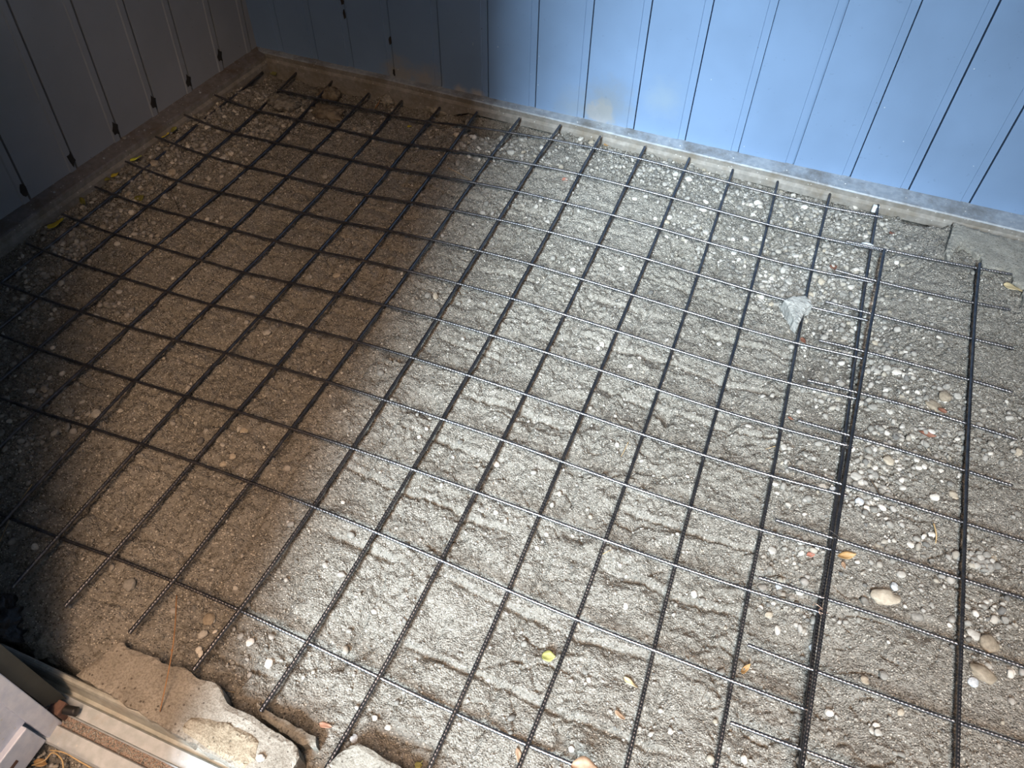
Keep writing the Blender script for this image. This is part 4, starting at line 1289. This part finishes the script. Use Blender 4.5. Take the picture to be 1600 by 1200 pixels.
# the remaining larger pebbles, each an object of its own
REG = [(lambda x, y: x > 1.79 and y > 1.0, 'beyond the overlap towards the footing', 'right of the doubled bars towards the blue wall'),
       (lambda x, y: x > 1.79, 'right of the doubled bars', 'right of the doubled bars in the nearer squares'),
       (lambda x, y: x < 0.0 , 'left wall', 'in the gravel strip along the dark left wall'),
       (lambda x, y: x < 0.62 and y > 1.5, 'dark corner', 'in the dark back corner under the far bars'),
       (lambda x, y: y > 1.45, 'below the blue wall', 'in the gravel strip below the bright blue wall'),
       (lambda x, y: x > 1.45 and y > 0.9, 'wedge', 'in the gravel around the pale concrete wedge'),
       (lambda x, y: x > 1.45, 'left of the doubled bars', 'left of the doubled bars among the loose bar starts'),
       (lambda x, y: x < 0.70, 'brown shade', 'in the brown shaded sand on the left'),
       (lambda x, y: True, 'sandy middle', 'in the bright sandy middle of the mesh')]
TN = ['off-white', 'pale grey', 'mid grey', 'tan']
want = 300 - len(NOTABLE) + 1
cand = np.vstack([scatter(420, 0.010, 1.3)])
cnt = 0
for x, y in cand:
    if cnt >= want: break
    r = float(np.clip(RNG.lognormal(math.log(0.0098), 0.18), 0.008, 0.0145))
    if any((x - a) ** 2 + (y - b) ** 2 < (r + c) ** 2 for a, b, c in TAKEN): continue
    TAKEN.append((x, y, r))
    tone = random.choices(TN, [0.22, 0.38, 0.26, 0.14])[0]
    for test, key_, words in REG:
        if test(x, y): break
    stone(x, y, r, r * random.uniform(0.66, 0.92), r * random.uniform(0.45, 0.65), random.uniform(0, 6.28), tone,
          'small rounded %s pebble %s' % (tone, words), '%s pebbles %s' % (tone, words), sink=0.3, tilt=(random.gauss(0, .25), random.gauss(0, .25)))
    cnt += 1

# ---------------------------------------------------------------- leaves
def leaf(px, py, length_px, width_px, ang, mat, label, curl=0.3, fold=0.4, lift=0.004, z=None, group=None, stalk=True):
    c = at(px, py, -0.02)
    g = gz(c[0], c[1]) + lift if z is None else z
    c = at(px, py, g)
    k = ((c - CAM) @ ROWS[2]) / FPX
    L, W = length_px * k, width_px * k
    hd = img_angle(px, py, ang)
    nu, nv_ = 13, 5
    vs = []
    for i in range(nu):
        u = i / (nu - 1)
        w = 0.5 * W * (math.sin(math.pi * u ** 0.8) ** 0.75) * (1 + 0.08 * math.sin(9 * u + px)) + 0.0002
        for j in range(nv_):
            v = (j - 2) / 2
            zz = curl * L * ((u - 0.5) ** 2) + fold * abs(v) * w + 0.05 * L * math.sin(5 * u + 2 * v + px)
            vs.append(((u - 0.5) * L, v * w, zz))
    n0 = len(vs)
    vs += [(a, b, d - 0.0004) for a, b, d in vs]
    fs = []
    for i in range(nu - 1):
        for j in range(nv_ - 1):
            q = i * nv_ + j
            fs.append((q, q + 1, q + nv_ + 1, q + nv_)); fs.append((n0 + q, n0 + q + nv_, n0 + q + nv_ + 1, n0 + q + 1))
    rim = [j for j in range(nv_)] + [i * nv_ + nv_ - 1 for i in range(1, nu)] + [(nu - 1) * nv_ + j for j in range(nv_ - 2, -1, -1)] + [i * nv_ for i in range(nu - 2, 0, -1)]
    for a, b in zip(rim, rim[1:] + rim[:1]):
        fs.append((a, n0 + a, n0 + b, b))
    o = fix_normals(pydata('leaf', vs, fs, mat, smooth=True))
    o.location = tuple(c); o.rotation_euler = (0.1 * math.sin(px), 0.1 * math.cos(py), hd)
    return tag(o, label, 'leaf', group)


leaf(1322, 869, 30, 12, -5, M_LEAF['orange'], 'orange-tan leaf lying against the doubled bars', curl=0.5)
leaf(1267, 867, 17, 8, -15, M_LEAF['red'], 'small pinkish red leaf scrap left of the doubled bars')
leaf(857, 1026, 22, 17, 0, M_LEAF['green'], 'yellow-green leaf on the sand beside a ribbed bar', curl=0.15, fold=0.3)
leaf(1164, 1046, 22, 8, -45, M_LEAF['orange'], 'curled orange-brown leaf by the loose bar end', curl=1.2)
leaf(883, 281, 11, 8, -20, M_LEAF['red'], 'tiny orange-red leaf in the bright upper squares')
leaf(509, 1134, 22, 9, 15, M_LEAF['pink'], 'pale pink-orange leaf near the slab edge')
leaf(1583, 451, 30, 15, 20, M_LEAF['tan'], 'tan leaf beside the worn concrete footing', curl=0.2)
leaf(1448, 679, 28, 9, 12, M_LEAF['rust'], 'long rust-coloured leaf on the gravel near the end bar')
leaf(1472, 642, 14, 9, 20, M_LEAF['rust'], 'small rust-coloured leaf on the broad brown rock', lift=0.016)
leaf(1302, 418, 13, 11, 50, M_LEAF['rust'], 'dull red leaf by the start of a loose bar among pebbles')
leaf(1394, 365, 10, 7, 0, M_LEAF['rust'], 'tiny dull red leaf beyond the overlapped bars')
leaf(915, 1202, 48, 30, 10, M_LEAF['brown'], 'large brown leaf at the very front on a cross bar', z=0.016, curl=0.2)
leaf(968, 1118, 20, 8, 40, M_LEAF['brown'], 'dark brown curled leaf on the sand beside a ribbed bar', curl=0.9)
leaf(985, 1067, 26, 8, 35, M_LEAF['tan'], 'faded tan leaf flat on the sand above the dark curled one', lift=0.002)
leaf(812, 1185, 30, 10, 75, M_LEAF['brown'], 'thin dry brown leaf standing at the front left of the cross bar', curl=0.7)
leaf(948, 227, 10, 8, 0, M_LEAF['orange'], 'small orange-brown leaf under the blue wall rail')
leaf(1256, 534, 16, 8, 40, M_LEAF['rust'], 'brown leaf scrap beside the bar below the concrete wedge')
leaf(654, 1196, 12, 10, 0, M_LEAF['green'], 'small dark green leaf sprig at the front edge of the sand', curl=0.6)
leaf(1318, 884, 14, 6, 70, M_LEAF['brown'], 'thin brown leaf scrap under the orange-tan leaf')
leaf(213, 248, 19, 7, -20, M_LEAF['lime'], 'bright lime leaf folded beside the left wall rail', curl=0.3, lift=0.014)
leaf(88, 351, 30, 13, -35, M_LEAF['yellow'], 'yellow-brown leaf against the left wall rail, nearest the door', curl=0.4, lift=0.012)
leaf(218, 311, 18, 13, 65, M_LEAF['olive'], 'olive-yellow leaf on the gravel between the left bars', curl=0.25, lift=0.006)
leaf(258, 212, 16, 9, -25, M_LEAF['yellow'], 'dull yellow leaf tucked under the left wall rail', lift=0.012)
leaf(272, 203, 15, 8, -45, M_LEAF['olive'], 'olive leaf just beyond the dull yellow leaf at the left rail', lift=0.014)
leaf(180, 274, 14, 8, -30, M_LEAF['yellow'], 'yellow leaf half under the left rail between the lime and nearest ones', lift=0.010)
leaf(168, 281, 11, 8, 0, M_LEAF['olive'], 'small olive leaf beside the yellow one half under the left rail', lift=0.010)
leaf(130, 317, 26, 7, 60, M_LEAF['olive'], 'long dark olive leaf standing at the left rail', curl=0.6, lift=0.010)
leaf(418, 107, 18, 8, 0, M_LEAF['olive'], 'yellowish leaf in the far corner where the rails meet', lift=0.012)
leaf(428, 116, 14, 10, 40, M_LEAF['green'], 'dark green leaf in the far corner below the yellowish one', lift=0.012)
leaf(640, 198, 7, 6, 0, M_LEAF['yellow'], 'tiny yellow leaf bit in the dim squares below the dark hollow')
leaf(1235, 1054 - 400, 10, 4, 20, M_LEAF['rust'], 'reddish leaf sliver just left of the second loose bar start')
leaf(130, 1178, 18, 7, 70, M_LEAF['brown'], 'reddish brown leaf outside against the metal sill', z=-0.045)
leaf(64, 1192, 22, 12, 10, M_LEAF['orange'], 'ochre leaf outside on the grit by the door', z=-0.045)


# ---------------------------------------------------------------- stems, straws, roots
def straw(name, pts, r, mat, label, cat, taper=(1.0, 0.5)):
    P = []
    for px, py, dz in pts:
        c = at(px, py, -0.03)
        g = gz(c[0], c[1])
        P.append(at(px, py, g + dz))
    o = link(name, tube_mesh(name, P, r, mat, sides=6, step=0.004, taper=taper))
    return tag(o, label, cat)


A0 = at(250, 1112, 0.016); A1 = at(266, 1035, 0.065); A2 = at(273, 985, 0.075); A3 = at(276, 930, 0.05)
o = link('dry_stem', tube_mesh('dry_stem', [A0, A1, A2, A3], 0.0011, M_STEM, sides=7, step=0.004, taper=(0.9, 1.1)))
tag(o, 'tall brown dry grass stem leaning from the slab towards the mesh', 'dry stem')
nd = lumpy('stem_node', tuple(at(269, 1016, 0.068)), (0.0022, 0.0022, 0.003), M_STEM, 1.0, sub=2, amp=0.1)
under(nd, o)
straw('straw', [(50, 757, .004), (25, 792, .006), (15, 812, .006), (0, 846, .004)], 0.0010, M_STRAW, 'long bent straw in the dark left squares', 'straw')
straw('straw', [(982, 690, .004), (976, 703, .006), (970, 714, .003)], 0.0008, M_STRAW, 'short pale straw beside a bar in the sandy middle', 'straw')
straw('straw', [(938, 868, .010), (947, 863, .010), (957, 858, .006)], 0.0008, M_STRAW, 'thin straw crossing a ribbed bar below the tread print', 'straw')
straw('straw', [(437, 692, .008), (446, 689, .010), (452, 688, .006)], 0.0009, M_STRAW, 'pale straw bit lying over the ribbed bar in brown light', 'straw')
straw('straw', [(1096, 1095, .003), (1100, 1085, .006), (1105, 1075, .006)], 0.0007, M_ROOT, 'thin dark twig by a white pebble near the front', 'twig')
straw('root', [(1362, 752, .004), (1370, 765, .004), (1378, 780, .003)], 0.0022, M_ROOT, 'dark bent root right of the gravel cluster', 'root')
straw('root', [(1459, 818, .004), (1463, 835, .006), (1462, 849, .004)], 0.0020, M_STRAW, 'pale dead twig against the cream pebble', 'twig')
straw('root', [(586, 169, .004), (592, 160, .012), (594, 152, .012)], 0.0020, M_STEM, 'curved reddish root under the rail in the dim corner', 'root')
straw('straw', [(352, 1079, .010), (367, 1082, .008)], 0.0007, M_STRAW, 'small straw sticking out at the ragged slab edge', 'straw')
straw('straw', [(1212, 697, .005), (1196, 702, .006)], 0.0008, M_STRAW, 'yellowish straw end beside a bar left of the loose bar starts', 'straw')
straw('grass_tuft', [(655, 1200, .003), (657, 1193, .012), (661, 1188, .018)], 0.0010, M_LEAF['green'], 'tiny green grass blade at the front edge', 'grass')
straw('root', [(280, 330, .004), (262, 288, .010), (250, 268, .006), (228, 266, .010)], 0.0010, M_ROOT, 'thin dark rootlet among pebbles by the left wall', 'root')
straw('twig', [(700, 262, .004), (725, 275, .006), (738, 283, .004)], 0.0009, M_STRAW, 'thin pale twig in the half-dark upper square', 'twig')
P = [at(78, 1172, -0.02), at(100, 1176, -0.012), at(125, 1190, -0.014), at(150, 1204, -0.02)]
o = link('dry_stem', tube_mesh('dry_stem', P, 0.0012, M_STRAW, sides=7, step=0.004))
tag(o, 'pale curved stem lying outside over the metal sill', 'dry stem')
P = [at(50, 1196, -0.04), at(70, 1188, -0.03), at(82, 1176, -0.03), at(96, 1186, -0.03), at(100, 1206, -0.04)]
o = link('dry_stem', tube_mesh('dry_stem', P, 0.0013, M_STRAW, sides=7, step=0.004))
tag(o, 'tangled pale stem on the grit outside the sill', 'dry stem')
